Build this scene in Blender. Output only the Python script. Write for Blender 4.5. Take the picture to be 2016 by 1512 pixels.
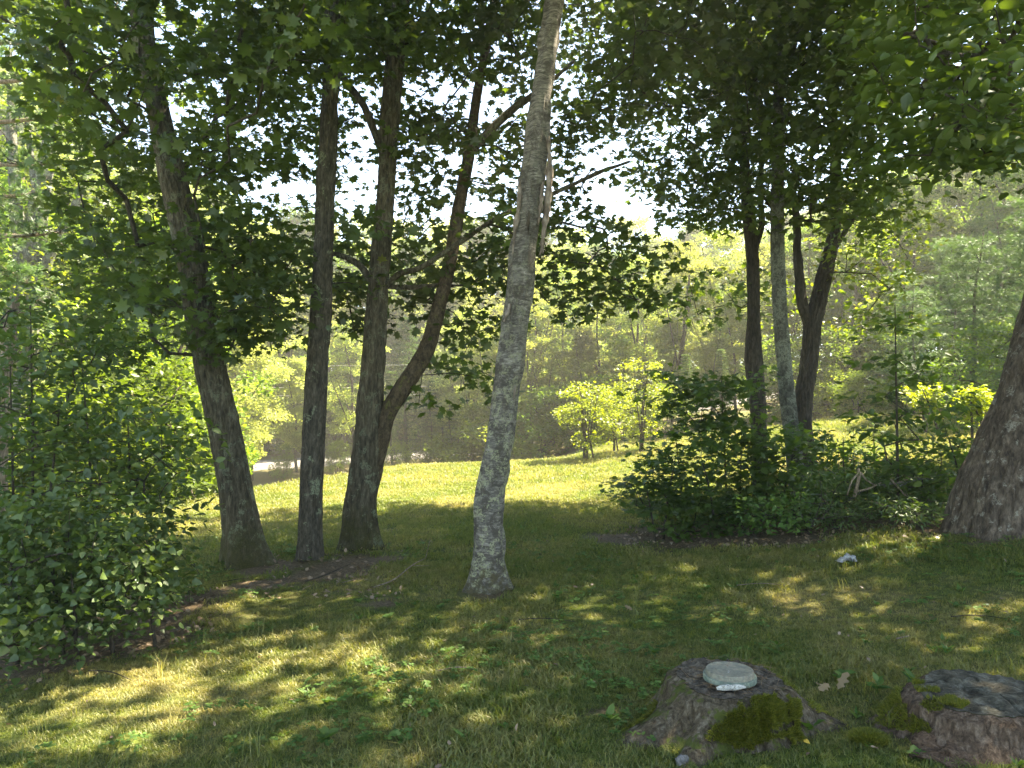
import bpy, math, random
import numpy as np
from mathutils import Vector, Matrix
SEED = 7
rng = np.random.default_rng(SEED); random.seed(SEED)
for o in list(bpy.data.objects): bpy.data.objects.remove(o)
scene = bpy.context.scene
COL = scene.collection
rad = math.radians

# ---------------------------------------------------------------- camera
F = 1467.0; EYE = 1.65; PITCH = math.atan(44 / F)
cam_d = bpy.data.cameras.new('camera'); cam = bpy.data.objects.new('camera', cam_d); COL.objects.link(cam)
cam_d.sensor_width = 36; cam_d.lens = 36 * F / 2016; cam_d.clip_start = 0.05; cam_d.clip_end = 2000
cam.location = (0, 0, EYE); cam.rotation_euler = (rad(90) + PITCH, 0, 0)
scene.camera = cam
# ---------------------------------------------------------------- light
SUN_AZ, SUN_EL = rad(62), rad(58)
S = np.array([math.sin(SUN_AZ) * math.cos(SUN_EL), math.cos(SUN_AZ) * math.cos(SUN_EL), math.sin(SUN_EL)])
w = bpy.data.worlds.new('World'); scene.world = w; w.use_nodes = True
nt = w.node_tree; nt.nodes.clear()
sky = nt.nodes.new('ShaderNodeTexSky'); sky.sky_type = 'NISHITA'; sky.sun_disc = False
sky.sun_elevation = SUN_EL; sky.sun_rotation = SUN_AZ; sky.air_density = 1.0; sky.dust_density = 0.3; sky.ozone_density = 3.0
bg = nt.nodes.new('ShaderNodeBackground'); bg.inputs[1].default_value = 0.078
out = nt.nodes.new('ShaderNodeOutputWorld')
nt.links.new(sky.outputs[0], bg.inputs[0]); nt.links.new(bg.outputs[0], out.inputs[0])
sl = bpy.data.lights.new('sun', 'SUN'); sl.energy = 5.0; sl.angle = rad(0.53); sl.color = (1.0, 0.93, 0.80)
sun = bpy.data.objects.new('sun', sl); COL.objects.link(sun); sun.location = (20, 20, 40)
sun.rotation_euler = Vector(-S).to_track_quat('-Z', 'Y').to_euler()
vs = scene.view_settings; scene.display_settings.display_device = 'sRGB'
vs.view_transform = 'Standard'; vs.look = 'None'; vs.exposure = 3.22; vs.gamma = 1; vs.use_curve_mapping = False
vs.use_white_balance = True; vs.white_balance_temperature = 7700; vs.white_balance_tint = 10
cy = scene.cycles
cy.max_bounces = 10; cy.diffuse_bounces = 6; cy.glossy_bounces = 2; cy.transmission_bounces = 5; cy.volume_bounces = 0
cy.transparent_max_bounces = 4; cy.sample_clamp_indirect = 6; cy.use_denoising = True
HAZE = 0.0023

# ---------------------------------------------------------------- helpers: geometry of the place
def P(px, py, Y):
    """a point of the place at depth Y that lies on the line of sight through photo pixel (px,py)"""
    a = (px - 1008) / F; b = (756 - py) / F
    dy = math.cos(PITCH) - b * math.sin(PITCH); dz = math.sin(PITCH) + b * math.cos(PITCH)
    return np.array([a / dy * Y, Y, EYE + dz / dy * Y])
def proj(p):
    p = np.atleast_2d(p); d = p - np.array([0, 0, EYE])
    c, s = math.cos(PITCH), math.sin(PITCH)
    fw = d[:, 1] * c + d[:, 2] * s; up = -d[:, 1] * s + d[:, 2] * c
    fw = np.maximum(fw, 1e-3)
    return np.stack([1008 + F * d[:, 0] / fw, 756 - F * up / fw], 1)
def sp(x, k): return k * np.logaddexp(0, np.asarray(x, float) / k)
def sst(a, b, x):
    t = np.clip((np.asarray(x, float) - a) / (b - a), 0, 1); return t * t * (3 - 2 * t)
def hash3(ix, iy, iz, seed):
    n = (ix.astype(np.int64) * 374761393 + iy.astype(np.int64) * 668265263 + iz.astype(np.int64) * 2147483647 + seed * 974711) & 0x7fffffff
    n = ((n ^ (n >> 13)) * 1274126177) & 0x7fffffff
    n = ((n ^ (n >> 16)) * 668265263) & 0x7fffffff
    return (n & 0xffffff) / float(0xffffff)
def noise3(x, y, z=0., seed=0):
    x, y, z = np.broadcast_arrays(np.asarray(x, float), np.asarray(y, float), np.asarray(z, float))
    xi, yi, zi = np.floor(x), np.floor(y), np.floor(z)
    u, v, t = x - xi, y - yi, z - zi
    u = u * u * (3 - 2 * u); v = v * v * (3 - 2 * v); t = t * t * (3 - 2 * t)
    r = 0
    for a in (0, 1):
        for b in (0, 1):
            for c in (0, 1):
                h = hash3(xi + a, yi + b, zi + c, seed)
                r = r + h * (u if a else 1 - u) * (v if b else 1 - v) * (t if c else 1 - t)
    return r * 2 - 1
def H(x, y):
    x = np.asarray(x, float); y = np.asarray(y, float)
    base = 0.165 * sp(x - 2.4, 1.0) - 0.05 * sp(-x - 1.5, 1.0)
    base = np.minimum(base, 5 + 0 * x)
    s = y + 1.4 * np.maximum(0, -x - 3) ** 1.3 * sst(7, 12, y)
    wr = 1 - sst(-1.5, 3.5, x)
    D = -2.3 * sst(21.5, 33, s) + 1.3 * sst(34, 41, y)
    z = base + wr * D
    z = z + 0.035 * noise3(x * 0.55, y * 0.55, 0, 3) + 0.012 * noise3(x * 2.1, y * 2.1, 0, 4) * sst(40, 15, y)
    z = z + 0.02 * np.maximum(0, y - 52)
    return z
def G(px, py):
    """ground point under photo pixel"""
    Ys = np.linspace(1.5, 60, 3000); a = P(px, py, 1.0); d = a - np.array([0, 0, EYE])
    X = d[0] * Ys; Z = EYE + d[2] * Ys
    k = np.argmax(Z <= H(X, Ys))
    Y = Ys[k]; return np.array([d[0] * Y, Y, float(H(d[0] * Y, Y))])

def raw_mesh(name, V, loops, sizes, mats=None, smooth=False, rnd=None, mat_idx=None):
    me = bpy.data.meshes.new(name)
    V = np.ascontiguousarray(V, dtype=np.float32); loops = np.ascontiguousarray(loops, dtype=np.int32).ravel()
    sizes = np.ascontiguousarray(sizes, dtype=np.int32)
    me.vertices.add(len(V)); me.vertices.foreach_set('co', V.ravel())
    me.loops.add(len(loops)); me.loops.foreach_set('vertex_index', loops)
    st = np.concatenate([[0], np.cumsum(sizes)[:-1]]).astype(np.int32)
    me.polygons.add(len(sizes)); me.polygons.foreach_set('loop_start', st)
    me.polygons.foreach_set('loop_total', sizes)
    if mat_idx is not None: me.polygons.foreach_set('material_index', np.asarray(mat_idx, dtype=np.int32))
    me.update(calc_edges=True); me.validate()
    if smooth: me.polygons.foreach_set('use_smooth', np.ones(len(me.polygons), dtype=bool))
    if rnd is not None:
        at = me.attributes.new('rnd', 'FLOAT', 'POINT'); at.data.foreach_set('value', np.asarray(rnd, dtype=np.float32))
    for m in (mats or []): me.materials.append(m)
    return me
def link(name, me, parent=None, **props):
    o = bpy.data.objects.new(name, me); COL.objects.link(o)
    if parent is not None:
        o.parent = parent
        o.matrix_parent_inverse = Matrix.Translation(-Vector(parent.location)) if not parent.get('_rot') else parent.matrix_basis.inverted()
    for k, v in props.items(): o[k] = v
    return o
def thing(name, label, cat, loc=(0, 0, 0), group=None):
    o = bpy.data.objects.new(name, None); COL.objects.link(o); o.location = tuple(float(v) for v in loc)
    o.empty_display_size = 0.2
    o['label'] = label; o['category'] = cat
    if group: o['group'] = group
    return o

class Geo:
    """collects polygons of several pieces into one mesh"""
    def __init__(s): s.V = []; s.L = []; s.S = []; s.n = 0; s.R = []
    def add(s, V, loops, sizes, rnd=None):
        V = np.asarray(V, float); loops = np.asarray(loops).ravel()
        s.V.append(V); s.L.append(loops + s.n); s.S.append(np.asarray(sizes)); s.n += len(V)
        s.R.append(np.full(len(V), 0.5) if rnd is None else np.broadcast_to(rnd, (len(V),)))
    def mesh(s, name, mats, smooth=False):
        return raw_mesh(name, np.concatenate(s.V), np.concatenate(s.L), np.concatenate(s.S), mats, smooth, np.concatenate(s.R))

def catmull(pts, n_per):
    pts = np.asarray(pts, float)
    q = np.vstack([2 * pts[0] - pts[1], pts, 2 * pts[-1] - pts[-2]])
    res = []
    for i in range(len(pts) - 1):
        p0, p1, p2, p3 = q[i], q[i + 1], q[i + 2], q[i + 3]
        n = n_per[i] if hasattr(n_per, '__len__') else n_per
        t = np.linspace(0, 1, n, endpoint=False)[:, None]
        res.append(0.5 * ((2 * p1) + (-p0 + p2) * t + (2 * p0 - 5 * p1 + 4 * p2 - p3) * t ** 2 + (-p0 + 3 * p1 - 3 * p2 + p3) * t ** 3))
    res.append(pts[-1:]); return np.vstack(res)

def tube(pts, radii, seg=8, step=None, disp=None, cap=True):
    """smooth tube along pts (k,3) with radii (k,). returns V, loops, sizes. disp(theta, s, r, pos)->radius factor add"""
    pts = np.asarray(pts, float); radii = np.asarray(radii, float)
    if step:
        n_per = [max(1, int(np.linalg.norm(pts[i + 1] - pts[i]) / step)) for i in range(len(pts) - 1)]
        C = catmull(np.column_stack([pts, radii]), n_per); pts, radii = C[:, :3], np.maximum(C[:, 3], 0.002)
    n = len(pts)
    T = np.gradient(pts, axis=0); T /= np.linalg.norm(T, axis=1)[:, None]
    ref = np.array([1., 0, 0]) if abs(T[0][0]) < 0.9 else np.array([0, 1., 0])
    Nn = np.zeros_like(T); cur = ref
    for i in range(n):
        cur = cur - T[i] * np.dot(cur, T[i]); cur = cur / np.linalg.norm(cur); Nn[i] = cur
    B = np.cross(T, Nn)
    th = np.linspace(0, 2 * math.pi, seg, endpoint=False)
    s = np.concatenate([[0], np.cumsum(np.linalg.norm(np.diff(pts, axis=0), axis=1))])
    R = np.repeat(radii[:, None], seg, 1)
    if disp is not None: R = R + disp(th[None, :], s[:, None], radii[:, None], pts)
    V = pts[:, None, :] + R[:, :, None] * (np.cos(th)[None, :, None] * Nn[:, None, :] + np.sin(th)[None, :, None] * B[:, None, :])
    V = V.reshape(-1, 3)
    i = np.arange(n - 1)[:, None] * seg; j = np.arange(seg)[None, :]; k = (j + 1) % seg
    Q = np.stack([i + j, i + k, i + seg + k, i + seg + j], -1).reshape(-1, 4)
    loops = Q.ravel(); sizes = np.full(len(Q), 4)
    if cap:
        loops = np.concatenate([loops, np.arange(seg)[::-1], (n - 1) * seg + np.arange(seg)]); sizes = np.concatenate([sizes, [seg, seg]])
    return V, loops, sizes

def prisms(p0, p1, r0, r1, seg=4):
    """many straight tapering twigs at once"""
    p0 = np.asarray(p0, float); p1 = np.asarray(p1, float); n = len(p0)
    T = p1 - p0; T /= np.maximum(np.linalg.norm(T, axis=1), 1e-6)[:, None]
    ref = np.where(np.abs(T[:, 2:3]) < 0.9, np.array([[0, 0, 1.]]), np.array([[1., 0, 0]]))
    N = np.cross(T, ref); N /= np.linalg.norm(N, axis=1)[:, None]; B = np.cross(T, N)
    th = np.linspace(0, 2 * math.pi, seg, endpoint=False)
    ring = np.cos(th)[None, :, None] * N[:, None] + np.sin(th)[None, :, None] * B[:, None]
    V = np.concatenate([p0[:, None] + ring * np.asarray(r0)[:, None, None], p1[:, None] + ring * np.asarray(r1)[:, None, None]], 1).reshape(-1, 3)
    j = np.arange(seg); k = (j + 1) % seg
    q = np.stack([j, k, seg + k, seg + j], -1)[None] + (np.arange(n) * 2 * seg)[:, None, None]
    return V, q.ravel(), np.full(n * seg, 4)

# ---------------------------------------------------------------- leaf templates (tip along +y, face +z)
def mirror(half):
    return half + [(-x, y, z) for x, y, z in half[::-1][1:-1]] if half[-1][0] == 0 else half + [(-x, y, z) for x, y, z in half[::-1][:-1]]
def fan_leaf(outline, centre):
    V = np.array([centre] + outline, float); n = len(outline)
    L = []
    for i in range(n): L += [0, 1 + i, 1 + (i + 1) % n]
    return V, np.array(L), np.full(n, 3)
MAPLE = fan_leaf(mirror([(0, 0, 0), (.30, -.10, -.05), (.22, .13, 0), (.54, .30, -.09), (.34, .40, -.02), (.40, .64, -.07), (.13, .58, 0), (0, 1, -.10)]), (0, .3, .05))
MAPLE_UP = fan_leaf(mirror([(0, 0, 0), (.50, .16, -.06), (.20, .36, 0), (.38, .62, -.06), (0, 1, -.08)]), (0, .35, .04))
OAK = fan_leaf(mirror([(0, 0, 0), (.10, .12, 0), (.26, .22, -.04), (.13, .34, 0), (.34, .52, -.05), (.15, .62, 0), (.22, .85, -.04), (0, 1, -.06)]), (0, .45, .03))
OVATE = (np.array([(0, 0, 0), (.30, .28, .07), (.24, .66, .05), (0, 1, -.08), (-.24, .66, .05), (-.30, .28, .07)], float), np.array([0, 1, 2, 3, 0, 3, 4, 5]), np.array([4, 4]))
LANCE = (np.array([(0, 0, 0), (.13, .35, .05), (0, 1, -.1), (-.13, .35, .05), (0, .4, 0)], float), np.array([0, 1, 4, 1, 2, 4, 0, 4, 3, 4, 2, 3]), np.array([3, 3, 3, 3]))
RHOMB = (np.array([(0, 0, 0), (.34, .45, .09), (0, 1, 0), (-.34, .45, .09)], float), np.array([0, 1, 2, 0, 2, 3]), np.array([3, 3]))
def needle_tmpl(n=16, seed=1, spread=0.75):
    r = np.random.default_rng(seed); V = []; L = []
    for i in range(n):
        a = r.uniform(0, 2 * math.pi); e = r.uniform(0.2, 1) * spread
        d = np.array([math.cos(a) * e, math.sqrt(max(0.05, 1 - e * e)), math.sin(a) * e]); d *= r.uniform(.7, 1)
        b = np.array([0, r.uniform(0, .25), 0]); s = np.cross(d, [0.3, .2, 1]); s = s / np.linalg.norm(s) * .030
        k = len(V); V += [b - s, b + s, b + d]; L += [k, k + 1, k + 2]
    return np.array(V), np.array(L), np.full(n, 3)
NEEDLE = needle_tmpl()
def unit(v): return v / np.maximum(np.linalg.norm(v, axis=-1, keepdims=True), 1e-9)
def leaf_frames(nrm, dirv):
    z = unit(nrm); y = unit(dirv - z * np.sum(dirv * z, -1, keepdims=True)); x = np.cross(y, z)
    return np.stack([x, y, z], -1)                     # columns x,y,z
def leaf_mesh(name, tmpl, pos, M, scl, rnd, mats):
    tv, tl, ts = tmpl; n = len(pos); k = len(tv)
    V = np.einsum('nij,kj->nki', M, tv) * scl[:, None, None] + pos[:, None]
    L = (tl[None] + (np.arange(n) * k)[:, None]).ravel(); Sz = np.tile(ts, n)
    return raw_mesh(name, V.reshape(-1, 3), L, Sz, mats, False, np.repeat(rnd, k))

# ---------------------------------------------------------------- materials
def mat_new(name):
    m = bpy.data.materials.new(name); m.use_nodes = True; nt = m.node_tree; nt.nodes.clear(); return m, nt
def nd(nt, t, **kw):
    n = nt.nodes.new(t)
    for k, v in kw.items():
        if k.startswith('i_'): n.inputs[int(k[2:])].default_value = v
        else: setattr(n, k, v)
    return n
def ramp(nt, stops, src, mode='LINEAR'):
    r = nt.nodes.new('ShaderNodeValToRGB'); cr = r.color_ramp; cr.interpolation = mode
    while len(cr.elements) < len(stops): cr.elements.new(0.5)
    for e, (p, c) in zip(cr.elements, stops): e.position = p; e.color = (*c, 1) if len(c) == 3 else c
    nt.links.new(src, r.inputs[0]); return r.outputs[0]
def noise(nt, vec, scale, detail=3, rough=0.55, dist=0.0):
    n = nt.nodes.new('ShaderNodeTexNoise'); n.inputs['Scale'].default_value = scale; n.inputs['Detail'].default_value = detail
    n.inputs['Roughness'].default_value = rough; n.inputs['Distortion'].default_value = dist
    if vec is not None: nt.links.new(vec, n.inputs['Vector'])
    return n.outputs['Fac']
def mapping(nt, vec, scale=(1, 1, 1), rot=(0, 0, 0)):
    m = nt.nodes.new('ShaderNodeMapping'); m.inputs['Scale'].default_value = scale; m.inputs['Rotation'].default_value = rot
    nt.links.new(vec, m.inputs['Vector']); return m.outputs[0]
def mixc(nt, a, b, fac, typ='MIX'):
    m = nt.nodes.new('ShaderNodeMix'); m.data_type = 'RGBA'; m.blend_type = typ; m.clamp_factor = True
    for s, v in ((0, fac), (6, a), (7, b)):
        if hasattr(v, 'node'): nt.links.new(v, m.inputs[s])
        else: m.inputs[s].default_value = v if s == 0 else ((*v, 1) if len(v) == 3 else v)
    return m.outputs[2]
def bump(nt, h, dist=0.01, strength=1.0, nrm=None):
    b = nt.nodes.new('ShaderNodeBump'); b.inputs['Distance'].default_value = dist; b.inputs['Strength'].default_value = strength
    nt.links.new(h, b.inputs['Height'])
    if nrm is not None: nt.links.new(nrm, b.inputs['Normal'])
    return b.outputs[0]
def pos(nt): return nd(nt, 'ShaderNodeNewGeometry').outputs['Position']
def principled(nt, col, rough=0.9, nrm=None, spec=0.3):
    b = nt.nodes.new('ShaderNodeBsdfPrincipled')
    if hasattr(col, 'node'): nt.links.new(col, b.inputs['Base Color'])
    else: b.inputs['Base Color'].default_value = (*col, 1)
    b.inputs['Roughness'].default_value = rough; b.inputs['Specular IOR Level'].default_value = spec
    if nrm is not None: nt.links.new(nrm, b.inputs['Normal'])
    o = nt.nodes.new('ShaderNodeOutputMaterial'); nt.links.new(b.outputs[0], o.inputs[0]); return b

def leaf_mat(name, stops, trans=0.45, tcol=(1.25, 1.3, 0.45), gloss=0.035, rough=0.45, vary=False):
    m, nt = mat_new(name)
    a = nt.nodes.new('ShaderNodeAttribute'); a.attribute_name = 'rnd'
    col = ramp(nt, stops, a.outputs['Fac'])
    n = noise(nt, pos(nt), 1.3, 2)
    hs = nt.nodes.new('ShaderNodeHueSaturation'); nt.links.new(col, hs.inputs['Color'])
    mr = nt.nodes.new('ShaderNodeMapRange'); nt.links.new(n, mr.inputs[0]); mr.inputs[1].default_value = .3; mr.inputs[2].default_value = .7
    mr.inputs[3].default_value = .7; mr.inputs[4].default_value = 1.3; nt.links.new(mr.outputs[0], hs.inputs['Value'])
    if vary:
        oi = nt.nodes.new('ShaderNodeObjectInfo'); ml = nd(nt, 'ShaderNodeMath', operation='MULTIPLY_ADD'); nt.links.new(oi.outputs['Random'], ml.inputs[0]); ml.inputs[1].default_value = .7; ml.inputs[2].default_value = .68
        m3 = nd(nt, 'ShaderNodeMath', operation='MULTIPLY'); nt.links.new(ml.outputs[0], m3.inputs[0]); nt.links.new(mr.outputs[0], m3.inputs[1]); nt.links.new(m3.outputs[0], hs.inputs['Value'])
        wn = nt.nodes.new('ShaderNodeTexWhiteNoise'); wn.noise_dimensions = '1D'; nt.links.new(oi.outputs['Random'], wn.inputs['W'])
        m4 = nd(nt, 'ShaderNodeMath', operation='MULTIPLY_ADD'); nt.links.new(wn.outputs['Value'], m4.inputs[0]); m4.inputs[1].default_value = .035; m4.inputs[2].default_value = .487; nt.links.new(m4.outputs[0], hs.inputs['Hue'])
    col = hs.outputs[0]
    d = nt.nodes.new('ShaderNodeBsdfDiffuse'); nt.links.new(col, d.inputs[0])
    tc = mixc(nt, col, (*tcol, 1), 1.0, 'MULTIPLY')
    t = nt.nodes.new('ShaderNodeBsdfTranslucent'); nt.links.new(tc, t.inputs[0])
    mx = nt.nodes.new('ShaderNodeMixShader'); mx.inputs[0].default_value = trans
    nt.links.new(d.outputs[0], mx.inputs[1]); nt.links.new(t.outputs[0], mx.inputs[2])
    g = nt.nodes.new('ShaderNodeBsdfGlossy'); g.inputs['Roughness'].default_value = rough; g.inputs[0].default_value = (.9, .95, 1, 1)
    m2 = nt.nodes.new('ShaderNodeMixShader'); m2.inputs[0].default_value = gloss
    nt.links.new(mx.outputs[0], m2.inputs[1]); nt.links.new(g.outputs[0], m2.inputs[2])
    o = nt.nodes.new('ShaderNodeOutputMaterial'); nt.links.new(m2.outputs[0], o.inputs[0]); return m
LM = {}
LM['maple'] = leaf_mat('maple_leaf', [(0, (.052, .084, .018)), (.5, (.072, .112, .024)), (.88, (.10, .15, .028)), (1, (.19, .19, .035))], 0.45)
LM['maple_light'] = leaf_mat('maple_light_leaf', [(0, (.09, .14, .025)), (.6, (.13, .18, .03)), (1, (.22, .21, .035))], 0.5)
LM['shrub'] = leaf_mat('shrub_leaf', [(0, (.06, .10, .028)), (.6, (.085, .135, .036)), (1, (.13, .175, .05))], 0.42, gloss=0.03, rough=0.45)
LM['thicket'] = leaf_mat('thicket_leaf', [(0, (.06, .11, .020)), (.6, (.085, .145, .026)), (1, (.13, .18, .035))], 0.48)
LM['yellow'] = leaf_mat('yellow_leaf', [(0, (.16, .22, .02)), (.6, (.23, .29, .025)), (1, (.34, .37, .04))], 0.5, tcol=(1.25, 1.2, 0.35))
LM['bg_light'] = leaf_mat('pale_foliage', [(0, (.16, .21, .06)), (.6, (.23, .28, .085)), (1, (.33, .36, .13))], 0.58, tcol=(1.3, 1.25, .6), gloss=.015, vary=True)
LM['bg_green'] = leaf_mat('green_foliage', [(0, (.075, .12, .022)), (.6, (.12, .17, .03)), (1, (.18, .22, .045))], 0.55, gloss=.012, vary=True)
LM['bg_dark'] = leaf_mat('dark_foliage', [(0, (.05, .09, .028)), (.6, (.07, .12, .035)), (1, (.10, .15, .045))], 0.4, gloss=.012, vary=True)
LM['needle'] = leaf_mat('pine_needle', [(0, (.07, .13, .05)), (.6, (.10, .17, .06)), (1, (.15, .21, .08))], 0.35, tcol=(1.1, 1.2, .6))
LM['dry'] = leaf_mat('dry_leaf', [(0, (.10, .065, .04)), (.6, (.19, .13, .08)), (1, (.32, .24, .16))], 0.15, tcol=(1.1, .9, .6))
LM['tuft'] = leaf_mat('weed_leaf', [(0, (.06, .13, .03)), (.6, (.10, .18, .045)), (1, (.15, .23, .065))], 0.4, gloss=.015)

def bark_mat(name, dark, light, lich=(.22, .25, .16), lich_amt=0.0, moss=0.0, zs=0.22, sc=28, lich_h=None):
    m, nt = mat_new(name); p = pos(nt)
    v = mapping(nt, p, (1, 1, zs))
    n1 = noise(nt, v, sc, 5, .65, .4); n2 = noise(nt, v, sc * 2.6, 4, .7)
    h = nd(nt, 'ShaderNodeMath', operation='MULTIPLY'); nt.links.new(n1, h.inputs[0]); h.inputs[1].default_value = 1.0
    col = ramp(nt, [(.33, dark), (.52, tuple((a + b) / 2 for a, b in zip(dark, light))), (.68, light)], n1)
    col = mixc(nt, col, ramp(nt, [(.35, (.45, .45, .45)), (.6, (1.15, 1.15, 1.15))], n2), .8, 'MULTIPLY')
    nl = noise(nt, p, 7, 5, .7, .3)
    if lich_amt > 0:
        t = .66 - .22 * lich_amt
        f = ramp(nt, [(t, (0, 0, 0)), (t + .05, (1, 1, 1))], nl)
        nl2 = noise(nt, p, 60, 3, .6); f2 = ramp(nt, [(.40, (0, 0, 0)), (.52, (1, 1, 1))], nl2)
        fm = mixc(nt, f, f2, 1.0, 'MULTIPLY')
        if lich_h:
            sx = nd(nt, 'ShaderNodeSeparateXYZ'); nt.links.new(p, sx.inputs[0])
            mr = nd(nt, 'ShaderNodeMapRange'); nt.links.new(sx.outputs[2], mr.inputs[0])
            mr.inputs[1].default_value = lich_h[0]; mr.inputs[2].default_value = lich_h[1]; mr.inputs[3].default_value = 1; mr.inputs[4].default_value = lich_h[2]
            fm = mixc(nt, (0, 0, 0), fm, mr.outputs[0])
        col = mixc(nt, col, lich, fm)
    if moss > 0:
        sx = nd(nt, 'ShaderNodeSeparateXYZ'); nt.links.new(p, sx.inputs[0])
        ad = nd(nt, 'ShaderNodeMath', operation='MULTIPLY_ADD'); nt.links.new(noise(nt, p, 5, 4, .7), ad.inputs[0]); ad.inputs[1].default_value = -1.6; nt.links.new(sx.outputs[2], ad.inputs[2])
        mr = nd(nt, 'ShaderNodeMapRange'); nt.links.new(ad.outputs[0], mr.inputs[0]); mr.inputs[1].default_value = moss - 1.15; mr.inputs[2].default_value = moss - .5
        mr.inputs[3].default_value = 1; mr.inputs[4].default_value = 0
        mcol = ramp(nt, [(.3, (.025, .026, .008)), (.7, (.07, .07, .02))], noise(nt, p, 90, 3))
        col = mixc(nt, col, mcol, mr.outputs[0])
    principled(nt, col, .92, bump(nt, n2, .008, .9, bump(nt, n1, .035, 1.0)), .2)
    return m
BK = {}
BK['maple'] = bark_mat('maple_bark', (.035, .03, .02), (.17, .15, .10), lich_amt=.55, moss=.25, lich_h=(.3, 1.4, .45))
BK['rough'] = bark_mat('rough_bark', (.03, .027, .02), (.15, .135, .10), lich_amt=.35, zs=.3, sc=24)
BK['mossy'] = bark_mat('mossy_limb_bark', (.035, .026, .016), (.15, .115, .07), lich_amt=.4, lich=(.12, .12, .04), zs=.5, sc=22)
BK['grey'] = bark_mat('grey_bark', (.06, .06, .048), (.17, .17, .14), lich_amt=.75, lich=(.22, .235, .18), zs=.7, sc=20)
BK['big'] = bark_mat('old_bark', (.04, .03, .022), (.19, .15, .11), lich_amt=.4, lich=(.25, .235, .19), zs=.35, sc=16)
BK['dark'] = bark_mat('dark_bark', (.035, .03, .022), (.12, .10, .075))
BK['pale'] = bark_mat('pale_bark', (.16, .12, .08), (.42, .34, .25))
BK['twig'] = bark_mat('twig_bark', (.03, .027, .02), (.10, .085, .06))

def birch_mat():
    m, nt = mat_new('birch_bark'); p = pos(nt)
    v = mapping(nt, p, (1, 1, 4.0)); n1 = noise(nt, v, 8, 6, .75, 1.2)
    v2 = mapping(nt, p, (1, 1, 7)); n2 = noise(nt, v2, 15, 4, .7, .6)
    col = ramp(nt, [(.36, (.03, .026, .02)), (.46, (.10, .092, .078)), (.57, (.20, .185, .155)), (.70, (.38, .36, .31))], n1)
    col = mixc(nt, col, (.035, .03, .025), ramp(nt, [(.33, (1, 1, 1)), (.40, (0, 0, 0))], n2))
    nb = noise(nt, p, 4.2, 7, .8, .9)
    col = mixc(nt, col, (.055, .048, .038), ramp(nt, [(.49, (0, 0, 0)), (.56, (.85, .85, .85))], nb))
    # greenish lichen, thicker low down
    sx = nd(nt, 'ShaderNodeSeparateXYZ'); nt.links.new(p, sx.inputs[0])
    mr = nd(nt, 'ShaderNodeMapRange'); nt.links.new(sx.outputs[2], mr.inputs[0]); mr.inputs[1].default_value = .9; mr.inputs[2].default_value = 3.2; mr.inputs[3].default_value = 1; mr.inputs[4].default_value = .15
    nl = noise(nt, p, 11, 6, .75, .5); f = mixc(nt, ramp(nt, [(.50, (0, 0, 0)), (.56, (1, 1, 1))], nl), ramp(nt, [(.42, (0, 0, 0)), (.52, (1, 1, 1))], noise(nt, p, 55, 3, .7)), 1.0, 'MULTIPLY')
    col = mixc(nt, col, mixc(nt, (.22, .23, .12), (.36, .37, .24), noise(nt, p, 50, 2)), mixc(nt, (0, 0, 0), f, mr.outputs[0]))
    ad = nd(nt, 'ShaderNodeMath', operation='MULTIPLY_ADD'); nt.links.new(noise(nt, p, 13, 5, .75), ad.inputs[0]); ad.inputs[1].default_value = -1.25; nt.links.new(sx.outputs[2], ad.inputs[2])
    mr2 = nd(nt, 'ShaderNodeMapRange'); nt.links.new(ad.outputs[0], mr2.inputs[0]); mr2.inputs[1].default_value = -.62; mr2.inputs[2].default_value = -.40; mr2.inputs[3].default_value = 1; mr2.inputs[4].default_value = 0
    col = mixc(nt, col, mixc(nt, (.03, .026, .015), (.10, .085, .035), noise(nt, p, 30, 4)), mr2.outputs[0])
    principled(nt, col, .8, bump(nt, n2, .006, .7, bump(nt, n1, .012, .8)), .3); return m
BK['birch'] = birch_mat()

# dry / green patch factor shared by the ground sheet and everything that grows on it
def lawn_factor(nt, p):
    n = noise(nt, p, .55, 4, .6, .3); n2 = noise(nt, p, 3.5, 3, .6)
    a = nd(nt, 'ShaderNodeMath', operation='MULTIPLY_ADD'); nt.links.new(n2, a.inputs[0]); a.inputs[1].default_value = .45; nt.links.new(n, a.inputs[2])
    mr = nd(nt, 'ShaderNodeMapRange'); nt.links.new(a.outputs[0], mr.inputs[0]); mr.inputs[1].default_value = .63; mr.inputs[2].default_value = .95
    return mr.outputs[0]
def ground_mat():
    m, nt = mat_new('ground_turf'); p = pos(nt)
    f = lawn_factor(nt, p)
    n = noise(nt, p, 22, 5, .7); n3 = noise(nt, p, 90, 3, .7)
    green = ramp(nt, [(.35, (.035, .06, .012)), (.65, (.09, .13, .02))], n)
    tan = ramp(nt, [(.35, (.10, .09, .035)), (.65, (.21, .18, .08))], n)
    col = mixc(nt, green, tan, f)
    sx = nd(nt, 'ShaderNodeSeparateXYZ'); nt.links.new(p, sx.inputs[0])
    # litter and bare soil under the shrubs and round the trunks (vertex mask)
    a = nt.nodes.new('ShaderNodeAttribute'); a.attribute_name = 'soil'
    soil = ramp(nt, [(.3, (.05, .038, .022)), (.5, (.12, .09, .055)), (.72, (.22, .17, .115))], noise(nt, p, 38, 5, .75))
    col = mixc(nt, col, soil, a.outputs['Fac'])
    principled(nt, col, .95, bump(nt, n3, .02, .8, bump(nt, n, .03, .8)), .1); return m
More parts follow.
